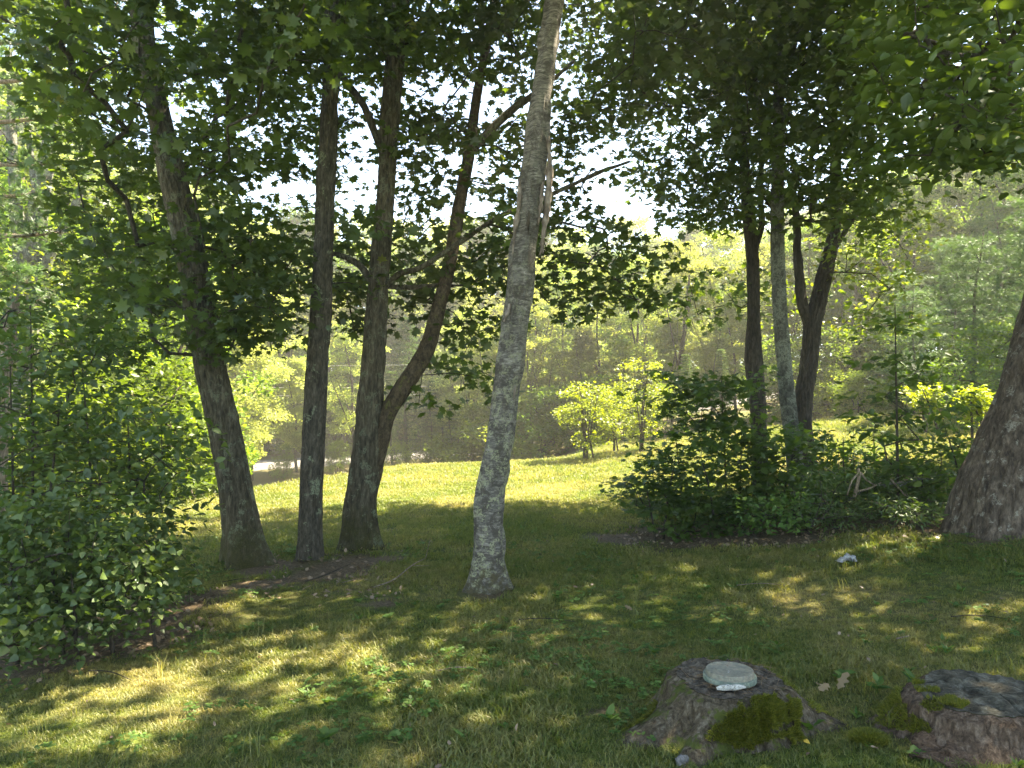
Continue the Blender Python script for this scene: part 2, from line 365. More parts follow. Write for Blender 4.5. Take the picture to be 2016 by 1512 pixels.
def grass_mat(name, g0, g1, d0, d1, trans=.45):
    m, nt = mat_new(name); p = pos(nt); f = lawn_factor(nt, p)
    oi = nt.nodes.new('ShaderNodeAttribute'); oi.attribute_name = 'rnd'
    hn = noise(nt, p, 45, 2)
    green = ramp(nt, [(.3, g0), (.7, g1)], hn); dry = ramp(nt, [(.3, d0), (.7, d1)], hn)
    ad = nd(nt, 'ShaderNodeMath', operation='MULTIPLY_ADD'); nt.links.new(oi.outputs['Fac'], ad.inputs[0]); ad.inputs[1].default_value = .7; ad.inputs[2].default_value = -.35
    a2 = nd(nt, 'ShaderNodeMath', operation='ADD', use_clamp=True); nt.links.new(ad.outputs[0], a2.inputs[0]); nt.links.new(f, a2.inputs[1])
    col = mixc(nt, green, dry, a2.outputs[0])
    d = nt.nodes.new('ShaderNodeBsdfDiffuse'); nt.links.new(col, d.inputs[0])
    t = nt.nodes.new('ShaderNodeBsdfTranslucent'); nt.links.new(mixc(nt, col, (1.2, 1.25, .5, 1), 1, 'MULTIPLY'), t.inputs[0])
    mx = nt.nodes.new('ShaderNodeMixShader'); mx.inputs[0].default_value = trans
    nt.links.new(d.outputs[0], mx.inputs[1]); nt.links.new(t.outputs[0], mx.inputs[2])
    g = nt.nodes.new('ShaderNodeBsdfGlossy'); g.inputs['Roughness'].default_value = .45
    m2 = nt.nodes.new('ShaderNodeMixShader'); m2.inputs[0].default_value = .025
    nt.links.new(mx.outputs[0], m2.inputs[1]); nt.links.new(g.outputs[0], m2.inputs[2])
    o = nt.nodes.new('ShaderNodeOutputMaterial'); nt.links.new(m2.outputs[0], o.inputs[0]); return m
M_GROUND = ground_mat()
M_GRASS = grass_mat('grass_blade', (.085, .125, .025), (.165, .20, .045), (.21, .19, .07), (.42, .36, .15))

# ================================================================ THE SETTING
def build_ground():
    # graded grid: fine near the camera, coarse to the horizon
    def axis(lims):
        a = []
        for lo, hi, st in lims: a += list(np.arange(lo, hi, st))
        return np.array(a)
    xs = axis([(-600, -100, 50), (-100, -30, 5), (-30, -10, .8), (-10, 12, .12), (12, 30, .8), (30, 100, 5), (100, 601, 50)])
    ys = axis([(-60, -2, 4), (-2, 1.5, .5), (1.5, 14, .1), (14, 34, .3), (34, 60, .8), (60, 120, 6), (120, 901, 60)])
    X, Y = np.meshgrid(xs, ys); Z = H(X, Y)
    soil = np.zeros_like(X)
    for px, py, r in ((200, 1240, 1.0), (330, 1190, .6), (60, 1290, .9), (530, 1118, .5), (690, 1112, .6), (620, 1130, .4), (960, 1165, .28), (1400, 1050, 1.2), (1600, 1030, 1.2),
                      (1800, 1010, 1.2), (1950, 1030, .9), (1195, 1400, .12), (1230, 1060, .5), (1900, 1470, .25), (760, 1190, .2), (520, 1150, .35)):
        c = G(px, py); d = np.hypot(X - c[0], Y - c[1]) / r + .35 * noise3(X * 3, Y * 3, 0, 9)
        soil = np.maximum(soil, 1 - sst(.6, 1.15, d))
    soil = np.maximum(soil, sst(25, 30, Y + 1.4 * np.maximum(0, -X - 3) ** 1.3 - .8 * np.maximum(0, X - 3)) * .6 * (1 - .7 * sst(40, 44, Y)))
    nx, ny = len(xs), len(ys)
    i = np.arange(ny - 1)[:, None] * nx; j = np.arange(nx - 1)[None]
    Q = np.stack([i + j, i + j + 1, i + nx + j + 1, i + nx + j], -1).reshape(-1, 4)
    me = raw_mesh('ground', np.stack([X, Y, Z], -1).reshape(-1, 3), Q, np.full(len(Q), 4), [M_GROUND], True)
    at = me.attributes.new('soil', 'FLOAT', 'POINT'); at.data.foreach_set('value', soil.ravel().astype(np.float32))
    link('ground', me, kind='structure')
    return xs, ys, soil
gx_, gy_, SOIL = build_ground()
def soil_at(x, y):
    i = np.clip(np.searchsorted(gx_, x), 0, len(gx_) - 1); j = np.clip(np.searchsorted(gy_, y), 0, len(gy_) - 1); return SOIL[j, i]

def build_road():
    m, nt = mat_new('asphalt'); p = pos(nt)
    principled(nt, ramp(nt, [(.3, (.10, .097, .09)), (.7, (.155, .15, .14))], noise(nt, p, 12, 5, .7)), .9)
    xs = np.linspace(-80, 60, 141); cyy = 44.5 + 3.0 * np.sin(xs / 28.)
    hw = 2.9; rows = np.array([-hw - 1.2, -hw, 0, hw, hw + 1.2])
    V = []
    for r in rows:
        y = cyy + r; z = np.maximum(H(xs, cyy), np.maximum(H(xs, cyy + hw), H(xs, cyy - hw))) * .5 + H(xs, cyy) * .5 + .06 + (0 if abs(r) <= hw else -.35)
        V.append(np.stack([xs, y, z], 1))
    V = np.array(V); n = len(xs); Q = []
    for a in range(4):
        for b in range(n - 1): Q.append([a * n + b, a * n + b + 1, (a + 1) * n + b + 1, (a + 1) * n + b])
    link('road', raw_mesh('road', V.reshape(-1, 3), np.array(Q), np.full(len(Q), 4), [m], False), kind='structure')
build_road()

# ================================================================ TREES
def trunk_disp(depth=.012, freq=16, vfreq=1.6, seed=0, flare=0.5, fl_h=.28, lobes=5, phase=0., lump=.03, horizontal=False):
    def f(th, s, r, pts):
        c, sn = np.cos(th), np.sin(th)
        if horizontal: n = noise3(c * 3 + 7, sn * 3 + 7, s * 22, seed) * depth * .35 + noise3(c * 2, sn * 2, s * 5, seed + 2) * depth * 1.3 + np.maximum(0, noise3(c * 3, sn * 3, s * 3, seed + 3) - .35) * .05
        else:
            k = freq * np.maximum(r, .08) / .2 * 0.55
            n1 = noise3(c * k + .5 * noise3(c * 2, sn * 2, s * 3, seed + 8), sn * k, s * vfreq * 2.2, seed)
            n2 = noise3(c * k * 2.1, sn * k * 2.1, s * vfreq * 6, seed + 1)
            n = (1 - np.abs(n1) * 2.2) * depth + n2 * depth * .45
        l = noise3(c * 1.2 + 3, sn * 1.2 + 3, s * 1.3, seed + 5) * lump
        fl = flare * np.exp(-s / fl_h) * (1 + .45 * np.cos(lobes * th + phase) + .25 * np.cos((lobes - 2) * th + 2.1 * phase)) * r
        return n + l + fl
    return f
def trunk(root, pts, radii, mat, seg=64, step=.05, name='trunk', **kw):
    g = Geo(); g.add(*tube(pts, radii, seg, step, trunk_disp(**kw)))
    me = g.mesh(name, [mat], True); return link(name, me, root)
def network(nodes, sprays, r_tip=.004, rg=np.random.default_rng(3), sag=.05, r_max=.09, reach=1.0, expo=.5):
    """greedy branching: each spray joins the nearest wood, inner ones first. returns twig prisms"""
    nodes = [np.asarray(p, float) for p in nodes]; ntr = len(nodes); par = [-1] * ntr
    A = np.array(nodes); d0 = np.array([np.min(np.linalg.norm(A - c, axis=1)) for c in sprays])
    arr = np.array(nodes)
    buf = np.zeros((ntr + len(sprays) * 4, 3)); buf[:ntr] = arr; cnt = ntr; par = -np.ones(len(buf), int); leaf_end = []
    for i in np.argsort(d0):
        c = sprays[i]
        d = c - buf[:cnt]; dist = np.linalg.norm(d, axis=1)
        cost = dist + .55 * np.maximum(0, -d[:, 2]) + .3 * np.maximum(0, buf[:cnt, 2] - c[2])   # wood likes to rise towards leaves
        cost[:ntr] += .15
        k = int(np.argmin(cost)); p0 = buf[k]; L = dist[k]
        prev = k; m = 3 if L > .8 else 2
        for t in range(1, m + 1):
            f = t / m; q = p0 + (c - p0) * f
            if t < m: q = q + rg.normal(0, .06 * L, 3) + np.array([0, 0, .10 * L * math.sin(math.pi * f)])
            buf[cnt] = q; par[cnt] = prev; prev = cnt; cnt += 1
        leaf_end.append(prev)
    load = np.zeros(cnt)
    for e in leaf_end:
        k = e
        while k >= ntr: load[k] += 1; k = par[k]
    idx = np.arange(ntr, cnt); pr = par[idx]
    r1 = np.minimum(r_tip * np.maximum(load[idx], 1) ** expo, r_max)
    rp = np.where(pr >= ntr, np.minimum(r_tip * np.maximum(load[np.maximum(pr, 0)], 1) ** expo, r_max), r1 * 1.35)
    rp = np.minimum(rp, r1 * 1.5)
    return buf[pr], buf[idx], rp, r1
def spray_leaves(centres, R, n_leaf, size, rg, flat=.38, tilt=.55, droop=.35, outward=None):
    C = np.asarray(centres); k = len(C); n = int(n_leaf)
    R = np.broadcast_to(R, (k,)); q = unit(rg.normal(size=(k, n, 3))) * rg.uniform(.15, 1, (k, n, 1)) ** .6
    off = q * np.stack([R, R, R * flat], -1)[:, None, :]
    sl = rg.normal(0, .25, (k, 1, 2)); off[..., 2] += off[..., 0] * sl[..., 0] + off[..., 1] * sl[..., 1]
    p = C[:, None] + off
    nrm = np.zeros((k, n, 3)); nrm[..., 2] = 1; nrm += rg.normal(0, tilt, nrm.shape)
    d = off.copy(); d[..., 2] = 0; d = unit(d) + rg.normal(0, .5, d.shape); d[..., 2] -= droop
    s = size * rg.uniform(.45, 1.25, (k, n)); rv = np.clip(.55 * rg.random((k, 1)) + .45 * rg.random((k, n)), 0, 1)
    return p.reshape(-1, 3), leaf_frames(nrm.reshape(-1, 3), d.reshape(-1, 3)), s.ravel(), rv.ravel()
def leaf_protos(tag, tmpl, mat):
    return [raw_mesh(tag, *tmpl, [mat], False, np.full(len(tmpl[0]), v)) for v in (.1, .35, .6, .85)]
def foliage(root, tmpl, mat, p, M, s, rv, n_single=0, tag='leaf', name='crown'):
    """the leaves that show largest are parts of their own, the rest one crown"""
    keep = np.ones(len(p), bool)
    if n_single:
        pr = proj(p); vis = (pr[:, 0] > 10) & (pr[:, 0] < 2006) & (pr[:, 1] > 10) & (pr[:, 1] < 1502) & (p[:, 1] > 1)
        score = np.where(vis, s / np.linalg.norm(p - np.array([0, 0, EYE]), axis=1), -1)
        idx = np.argsort(-score)[:n_single]; idx = idx[score[idx] > 0]
        protos = leaf_protos(tag, tmpl, mat)
        base = Vector(root.location)
        for i in idx:
            o = bpy.data.objects.new(tag, protos[min(3, int(rv[i] * 4))]); COL.objects.link(o); o.parent = root
            Mx = Matrix([list(map(float, r)) for r in (M[i] * s[i])]).to_4x4(); Mx.translation = Vector(p[i]) - base
            o.matrix_basis = Mx
        keep[idx] = False
    o = link(name, leaf_mesh(name, tmpl, p[keep], M[keep], s[keep], rv[keep], [mat]), root); o['kind'] = 'stuff'
    return o
def rect_sprays(rects, rg, mul=1.0):
    out = []
    for (x0, y0, x1, y1, n, Y0, Y1) in rects:
        pts = []; n = max(1, int(round(n * mul)))
        for _ in range(n):
            best, bd = None, -1
            for _t in range(5):
                c = (rg.uniform(x0, x1), rg.uniform(y0, y1))
                dd = min([math.hypot(c[0] - q[0], c[1] - q[1]) for q in pts] or [9e9])
                if dd > bd: best, bd = c, dd
            pts.append(best); out.append(P(best[0], best[1], rg.uniform(Y0, Y1)))
    return out

# upper canopy, above the frame: found from where its shade falls on the lawn
PATCH = [(60, 1420, .30), (150, 1385, .30), (330, 1325, .24), (440, 1310, .30), (560, 1310, .26), (640, 1285, .26), (440, 1200, .17), (555, 1188, .17), (690, 1330, .12),
         (850, 1230, .16), (930, 1290, .14), (1290, 1215, .2), (1640, 1160, .2), (1750, 1210, .3), (1880, 1190, .28), (1800, 1075, .3), (1710, 1065, .15), (2000, 1100, .3),
         (1150, 1005, .6), (1060, 985, .6), (860, 1045, .45), (720, 1010, .4), (590, 1035, .3), (1000, 1050, .3), (400, 1035, .5), (560, 1000, .6), (1240, 1010, .4), (330, 1090, .3), (1060, 1170, .14), (800, 1380, .14), (300, 1440, .16)]
PATCH_G = [(G(a, b)[0], G(a, b)[1], r) for a, b, r in PATCH]
def upper_sprays(n, rg, boxes):
    """boxes: crown centres (x,y,radius) a spray must lie in. shade falls on x -9..9, y 1..13"""
    res = []; tries = 0
    while len(res) < n and tries < n * 400:
        tries += 1
        gx, gy = rg.uniform(-8, 9), rg.uniform(-1, 13.2)
        edge = 12.6 + .8 * math.sin(gx * 1.3) + .5 * math.sin(gx * 3.1 + 1)
        if gy > edge: continue
        if any(((gx - a) / (r * 1.25 + .12)) ** 2 + ((gy - b) / (r * .8 + .12)) ** 2 < 1 for a, b, r in PATCH_G): continue
        h = rg.uniform(5.5, 14); z0 = float(H(gx, gy)); k = (h - z0) / S[2]
        p = np.array([gx, gy, z0]) + S * k
        q = proj(p)[0]
        if p[1] > .5 and q[1] > -90 and -150 < q[0] < 2170:
            if not (1240 < q[0] < 2016 and q[1] < 300 and p[1] > 8.5): continue
        best = min(range(len(boxes)), key=lambda i: math.hypot(p[0] - boxes[i][0], p[1] - boxes[i][1]) / boxes[i][2])
        res.append((best, p))
    return res
rgU = np.random.default_rng(21)

TREES = {}
def T(key, name, label, base, trunks, sprays, mat, leafkind=('maple', MAPLE), leaf=.128, R=.48, nl=52, n_single=0, crown=(0, 0, 4), bark_kw={}, seed=1, twig='twig', group=None, mul=1.0):
    TREES[key] = dict(mul=mul, name=name, label=label, base=base, trunks=trunks, sprays=sprays, mat=mat, lk=leafkind, leaf=leaf, R=R, nl=nl, ns=n_single, crown=crown, bk=bark_kw, seed=seed, twig=twig, group=group)
def below(pt, d=.25): return np.array([pt[0], pt[1], pt[2] - d])
def pl(lst): return [P(*a) for a in lst]

# A leaning maple, left
bA = G(492, 1108); YA = bA[1]
T('A', 'maple_tree', 'thick dark maple leaning left, lichen band low on its trunk, leftmost of the three maples', bA,
  [('trunk', [below(bA)] + pl([(470, 1000, YA), (435, 800, YA), (398, 640, YA), (375, 500, YA), (335, 330, YA), (300, 170, YA), (275, 0, YA), (250, -250, YA + .3), (235, -600, YA + .6)]),
    [.225, .205, .195, .185, .175, .16, .14, .125, .10, .05])],
  [(70, -20, 620, 150, 26, YA - 2.2, YA + 2.5), (90, 120, 560, 300, 20, YA + .4, YA + 2.6), (90, 120, 270, 300, 4, YA - 2, YA), (120, 300, 560, 420, 15, YA + .3, YA + 2.6), (160, 430, 420, 600, 11, YA + .3, YA + 2), (160, 440, 330, 600, 4, YA - 1.5, YA), (400, 100, 560, 340, 5, YA - 1.5, YA),
   (390, 440, 560, 660, 15, YA - 1.5, YA + 1.4), (230, 560, 350, 700, 4, YA - 1.2, YA + 2), (420, 560, 540, 690, 4, YA - 1, YA + 1), (-20, -20, 120, 60, 7, YA - 1.5, YA + 2)],
  'maple', n_single=260, mul=1.85, crown=(-3.4, 8.5, 3.2), bark_kw=dict(depth=.013, seed=11, flare=1.5, lobes=4, phase=1.0, fl_h=.30), seed=5)
bB = G(610, 1100); YB = bB[1]
T('B', 'maple_tree', 'slim straight furrowed maple standing in the middle of the three maples', bB,
  [('trunk', [below(bB)] + pl([(612, 1000, YB), (620, 800, YB), (632, 600, YB), (640, 400, YB), (648, 250, YB), (655, 100, YB), (650, -50, YB), (640, -300, YB + .1), (645, -650, YB + .4)]),
    [.165, .150, .150, .138, .130, .120, .115, .105, .085, .04])],
  [(480, -20, 760, 110, 16, YB - 1.5, YB + 2), (500, 460, 610, 600, 4, YB - .5, YB + 2), (560, 110, 640, 300, 4, YB + .5, YB + 2.5), (655, 560, 720, 640, 2, YB, YB + 1)],
  'rough', n_single=80, mul=1.5, crown=(-1.8, 9, 2.6), bark_kw=dict(depth=.012, seed=12, flare=.75, lobes=4, phase=2.6, fl_h=.22, lump=.012), seed=6)
bC = G(712, 1078); YC = bC[1]
T('C', 'maple_tree', 'forked maple with a mossy second stem bending right, behind the birch on the left', bC,
  [('trunk', [below(bC)] + pl([(708, 1010, YC), (722, 900, YC), (728, 800, YC), (735, 700, YC), (742, 600, YC), (755, 450, YC), (765, 300, YC), (775, 150, YC), (788, 0, YC), (800, -250, YC + .2), (805, -600, YC + .5)]),
    [.235, .215, .215, .195, .175, .158, .150, .142, .138, .125, .095, .04]),
   ('limb', pl([(722, 1000, YC + .02), (745, 900, YC), (762, 820, YC - .02), (800, 755, YC), (838, 690, YC + .1), (862, 610, YC + .25), (885, 520, YC + .4), (905, 400, YC + .5), (922, 310, YC + .6), (940, 180, YC + .7), (965, 60, YC + .8), (1000, -120, YC + 1), (1030, -400, YC + 1.2)]),
    [.10, .115, .125, .135, .13, .118, .108, .095, .085, .07, .058, .045, .02]),
   ('limb', pl([(925, 300, YC + .6), (960, 262, YC + .6), (1010, 215, YC + .7), (1060, 180, YC + .8), (1130, 120, YC + 1)]), [.06, .055, .048, .04, .02]),
   ('limb', pl([(752, 300, YC), (738, 262, YC + .05), (715, 205, YC + .1), (680, 160, YC + .2), (640, 110, YC + .3), (590, 20, YC + .4), (550, -60, YC + .5)]), [.05, .052, .048, .042, .038, .03, .02]),
   ('limb', pl([(750, 575, YC), (785, 540, YC - .1), (830, 525, YC - .2), (900, 480, YC - .3), (985, 425, YC - .3), (1060, 395, YC - .2), (1130, 362, YC), (1190, 335, YC + .1), (1240, 318, YC + .2)]), [.042, .038, .034, .030, .028, .024, .020, .014, .007]),
   ('limb', pl([(735, 560, YC), (705, 520, YC + .1), (650, 500, YC + .2), (590, 540, YC + .4)]), [.045, .038, .025, .012]),
   ('limb', pl([(760, 565, YC), (810, 566, YC + .1), (870, 560, YC + .3)]), [.03, .028, .02])],
  [(640, -20, 1090, 60, 26, YC - 1, YC + 2.5), (660, 50, 1050, 140, 22, YC - .5, YC + 2), (790, 180, 905, 250, 4, YC, YC + 1.5), (785, 240, 895, 400, 9, YC - .5, YC + 1), (950, 250, 1060, 430, 8, YC + .3, YC + 1.6),
   (990, 90, 1060, 230, 4, YC + 1, YC + 2), (570, 170, 700, 420, 9, YC + .5, YC + 2.5), (650, 430, 880, 560, 15, YC - 1, YC + 1.5), (880, 440, 1060, 560, 10, YC - .5, YC + 1.5), (800, 560, 1000, 650, 6, YC, YC + 1.5),
   (860, 650, 980, 760, 4, YC + .3, YC + 1.5), (770, 770, 830, 800, 1, YC + .3, YC + .6), (650, 560, 740, 650, 3, YC + .3, YC + 1.2), (1050, 440, 1230, 600, 12, YC + .2, YC + 2), (1200, 480, 1310, 600, 5, YC + .5, YC + 2),
   (1090, 340, 1180, 430, 2, YC + .2, YC + 1), (1100, 210, 1200, 300, 5, YC + .2, YC + 1.5)],
  'maple', n_single=300, mul=1.35, crown=(-.6, 9.5, 3.0), bark_kw=dict(depth=.014, seed=13, flare=1.2, lobes=5, phase=.4, fl_h=.28, lump=.02), seed=7)
bD = G(958, 1158); YD = bD[1]
T('D', 'birch_tree', 'pale grey birch with peeling bark and green lichen, alone in the middle of the lawn', bD,
  [('trunk', [below(bD)] + pl([(960, 1080, YD), (965, 980, YD), (985, 850, YD), (1000, 740, YD), (1018, 620, YD), (1033, 480, YD), (1048, 350, YD), (1064, 200, YD), (1080, 80, YD), (1094, -30, YD), (1120, -300, YD + .1), (1150, -700, YD + .2)]),
    [.165, .143, .138, .133, .128, .122, .118, .110, .095, .082, .072, .055, .025])],
  [(1060, -60, 1180, 60, 4, YD, YD + 1)],
  'birch', leafkind=('maple', OVATE), leaf=.07, nl=60, crown=(1.2, 7, 2.2), bark_kw=dict(depth=.006, seed=14, flare=2.2, lobes=5, phase=.2, fl_h=.16, lump=.008, horizontal=True), seed=8)
YE = 12.0
def gp(px, Y):
    x = (px - 1008) / F * Y; return np.array([x, Y, float(H(x, Y))])
bE = gp(1497, 12.2)
T('E', 'maple_tree', 'dark slender maple rising from the thicket, left of the grey speckled trunk', bE,
  [('trunk', [below(bE)] + pl([(1490, 790, 12.2), (1484, 700, 12.2), (1484, 620, 12.2), (1483, 520, 12.2), (1472, 410, 12.2), (1465, 300, 12.3), (1440, 180, 12.4), (1420, 60, 12.5), (1405, -100, 12.6)]),
    [.15, .15, .15, .14, .125, .12, .10, .08, .06, .03]),
   ('limb', pl([(1484, 500, 12.2), (1500, 440, 12.2), (1497, 380, 12.2), (1505, 250, 12.3)]), [.06, .05, .04, .02])],
  [(1215, 60, 1470, 250, 26, 10.5, 14), (1240, 250, 1450, 370, 14, 10.5, 14), (1300, 370, 1460, 440, 7, 11, 13.5), (1100, -20, 1260, 130, 12, 10, 14), (1130, 130, 1230, 240, 5, 11, 14), (1260, -20, 1450, 70, 10, 10, 14),
   (1330, 540, 1470, 620, 4, 12, 13.5)],
  'dark', n_single=60, leaf=.125, R=.6, mul=1.8, crown=(3.5, 13, 3.2), bark_kw=dict(depth=.012, seed=15, flare=.3), seed=9)
bF = gp(1572, 11.0)
T('F', 'maple_tree', 'grey speckled lichen-covered maple trunk at the right, straight beside the dark forked one', bF,
  [('trunk', [below(bF)] + pl([(1562, 880, 11), (1550, 780, 11), (1540, 680, 11), (1533, 560, 11), (1530, 420, 11), (1532, 280, 11), (1535, 150, 11), (1540, 0, 11.1), (1545, -200, 11.2), (1550, -400, 11.4)]),
    [.17, .155, .155, .15, .14, .125, .115, .10, .085, .055, .03]),
   ('limb', pl([(1531, 300, 11), (1500, 230, 11), (1480, 120, 11.1), (1470, 0, 11.2)]), [.075, .07, .055, .03]),
   ('limb', pl([(1534, 190, 11), (1560, 110, 11), (1580, 20, 11.2)]), [.06, .045, .025])],
  [(1440, -20, 1720, 130, 26, 9.5, 13), (1450, 130, 1740, 280, 26, 9.5, 13), (1460, 280, 1720, 380, 17, 9.5, 13), (1560, 380, 1760, 440, 8, 10, 12.5), (1400, 360, 1520, 430, 5, 11, 12.5)],
  'grey', n_single=60, leaf=.125, R=.6, mul=1.9, crown=(5.5, 12, 3.4), bark_kw=dict(depth=.007, seed=16, flare=.3, lump=.01), seed=10)
bH = gp(1592, 13.0)
T('H', 'cherry_tree', 'dark tree with a low V fork behind the grey speckled trunk', bH,
  [('trunk', [below(bH)] + pl([(1580, 820, 13), (1590, 720, 13), (1600, 640, 13), (1622, 550, 13), (1642, 450, 13), (1645, 330, 13), (1640, 200, 13.1), (1650, 50, 13.2)]), [.17, .155, .15, .15, .125, .10, .085, .06, .03]),
   ('limb', pl([(1598, 650, 13), (1580, 600, 13), (1572, 520, 13), (1568, 430, 13), (1560, 350, 13)]), [.11, .10, .085, .06, .03]),
   ('limb', pl([(1632, 510, 13), (1655, 470, 13.1), (1690, 420, 13.2), (1750, 380, 13.4)]), [.05, .04, .03, .015])],
  [(1650, 380, 1800, 520, 12, 12, 15), (1650, 520, 1790, 660, 9, 12.5, 15), (1500, 560, 1580, 640, 3, 13, 14)],
  'dark', leafkind=('maple_light', OVATE), leaf=.11, nl=60, R=.6, n_single=0, mul=1.3, crown=(7, 14, 2.5), bark_kw=dict(depth=.02, seed=17, flare=.3), seed=11)
bI = G(2010, 1035); YI = bI[1]
T('I', 'oak_tree', 'massive rough old trunk leaning out of the frame at the right edge', bI,
  [('trunk', [below(bI)] + pl([(2015, 1000, YI), (2040, 900, YI), (2080, 760, YI), (2120, 600, YI + .1), (2170, 400, YI + .2), (2240, 100, YI + .3), (2330, -300, YI + .2)]),
    [.62, .60, .56, .54, .50, .46, .40, .25]),
   ('limb', pl([(2140, 520, YI + .1), (2060, 330, YI - .3), (1960, 180, YI - .8), (1880, 90, YI - 1.2)]), [.15, .09, .06, .03])],
  [(1780, -20, 2040, 110, 18, 4.2, 7), (1760, 110, 2040, 240, 17, 4.0, 7), (1830, 240, 2040, 330, 12, 4.2, 6.5), (1700, -20, 1820, 110, 5, 5, 7.5), (1740, 260, 1850, 330, 4, 4.5, 6.5)],
  'big', leafkind=('maple', OVATE), leaf=.105, nl=42, R=.42, n_single=250, mul=1.5, crown=(5.5, 6.5, 3.5), bark_kw=dict(depth=.02, seed=18, flare=.34, lobes=6, phase=2.2, fl_h=.3, freq=9, vfreq=1.2, lump=.05), seed=12)

keys = list(TREES)
ups = upper_sprays(3200, rgU, [TREES[k]['crown'] for k in keys])
for i, k in enumerate(keys):
    t = TREES[k]; rg = np.random.default_rng(100 + t['seed'])
    root = thing(t['name'], t['label'], 'tree', t['base'], t['group'])
    nodes = []; RS = {'A': .84, 'B': .76, 'C': .74, 'D': .92, 'E': .78, 'F': .70, 'H': .82, 'I': .90}[k]
    for j, (nm, pts, rr) in enumerate(t['trunks']):
        rr = [q * RS for q in rr]
        bk = dict(t['bk']); bk['seed'] = bk.get('seed', 0) + j * 3
        if j: bk['flare'] = 0; bk['lump'] = .008; bk['depth'] = bk.get('depth', .01) * .8
        big = max(rr)
        trunk(root, pts, rr, BK['mossy'] if (k == 'C' and j == 1) else BK[t['mat']], seg=(160 if big > .4 else 84) if not j else 28, step=.03 if j == 0 else .05, name=nm, **bk)
        Cc = catmull(np.asarray(pts), 5); nodes += [q for q in Cc if q[2] > 2.2]
    vis = rect_sprays(t['sprays'], rg, t['mul']); up = [p for b, p in ups if b == i]
    allsp = np.array(vis + up)
    p0, p1, r0, r1 = network(nodes, allsp, rg=rg, r_tip=.0042, r_max=.026, expo=.42)
    g = Geo(); g.add(*prisms(p0, p1, r0, r1, 5)); o = link('twigs', g.mesh('twigs', [BK[t['twig']]], True), root); o['kind'] = 'stuff'
    kindm, tmpl = t['lk']
    a = spray_leaves(np.array(vis), t['R'] * rg.uniform(.75, 1.2, len(vis)), t['nl'], t['leaf'], rg)
    if up:
        b = spray_leaves(np.array(up), .62, 34, .17, rg)
        o = link('upper_crown', leaf_mesh('upper_crown', MAPLE_UP if tmpl is MAPLE else OVATE, *b, [LM[kindm]]), root); o['kind'] = 'stuff'
    foliage(root, tmpl, LM[kindm], *a, n_single=t['ns'])
    if k == 'D': ROOT_D = root

# ---- loose bark on the birch
def bark_flap(root, path, wid, curl, seed, mat=None):
    """a curled sheet of bark standing off the trunk: path of points, width, curl radius"""
    rg = np.random.default_rng(seed); C = catmull(np.asarray(path), 6); n = len(C); m = 7
    u = np.linspace(-1, 1, m); V = []
    for i in range(n):
        t = i / (n - 1); ww = wid * (.55 + .45 * math.sin(math.pi * min(1, t * 1.1 + .05))) * (1 + .25 * rg.normal())
        for k in range(m):
            a = u[k] * curl
            V.append(C[i] + np.array([math.sin(a) / curl * ww, -math.cos(a) / curl * ww + ww / curl, .01 * rg.normal()]))
    V = np.array(V); W = V + np.array([0, .005, 0]); N = len(V)
    i = np.arange(n - 1)[:, None] * m; j = np.arange(m - 1)[None]
    Q = np.stack([i + j, i + j + 1, i + m + j + 1, i + m + j], -1).reshape(-1, 4)
    rim = []
    for a in range(n - 1): rim += [[a * m, (a + 1) * m, (a + 1) * m + N, a * m + N], [a * m + m - 1, a * m + m - 1 + N, (a + 1) * m + m - 1 + N, (a + 1) * m + m - 1]]
    for a in range(m - 1): rim += [[a, a + N, a + 1 + N, a + 1], [(n - 1) * m + a, (n - 1) * m + a + 1, (n - 1) * m + a + 1 + N, (n - 1) * m + a + N]]
    L = np.concatenate([Q, Q[:, ::-1] + N, np.array(rim)])
    link('bark_flap', raw_mesh('bark_flap', np.vstack([V, W]), L, np.full(len(L), 4), [mat or M_FLAP], True), root)
m, nt_ = mat_new('peeled_birch_bark'); p_ = pos(nt_)
principled(nt_, ramp(nt_, [(.3, (.05, .038, .028)), (.5, (.17, .135, .105)), (.7, (.34, .29, .24))], noise(nt_, mapping(nt_, p_, (1, 1, .6)), 14, 5, .7)), .8, bump(nt_, noise(nt_, p_, 30, 4), .01)); M_FLAP = m
yd = YD - .10
bark_flap(ROOT_D, pl([(1080, 270, yd), (1083, 330, yd), (1078, 400, yd), (1070, 460, yd), (1066, 500, yd + .03)]), .045, 1.5, 1)
bark_flap(ROOT_D, pl([(1068, 360, yd - .02), (1066, 400, yd - .03), (1060, 440, yd - .01)]), .03, 1.6, 2)
bark_flap(ROOT_D, pl([(1023, 350, yd + .02), (1022, 400, yd - .01), (1014, 450, yd), (1010, 500, yd + .02)]), .025, 1.1, 3)
bark_flap(ROOT_D, pl([(1042, 415, yd - .04), (1040, 440, yd - .05), (1040, 462, yd - .03)]), .02, 1.4, 4, BK['dark'])
bark_flap(ROOT_D, pl([(1004, 598, yd), (999, 615, yd - .02), (992, 632, yd - .03)]), .02, 1.0, 5)
bark_flap(ROOT_D, pl([(1016, 730, yd + .03), (1013, 770, yd), (1008, 800, yd + .02)]), .018, 1.2, 6)

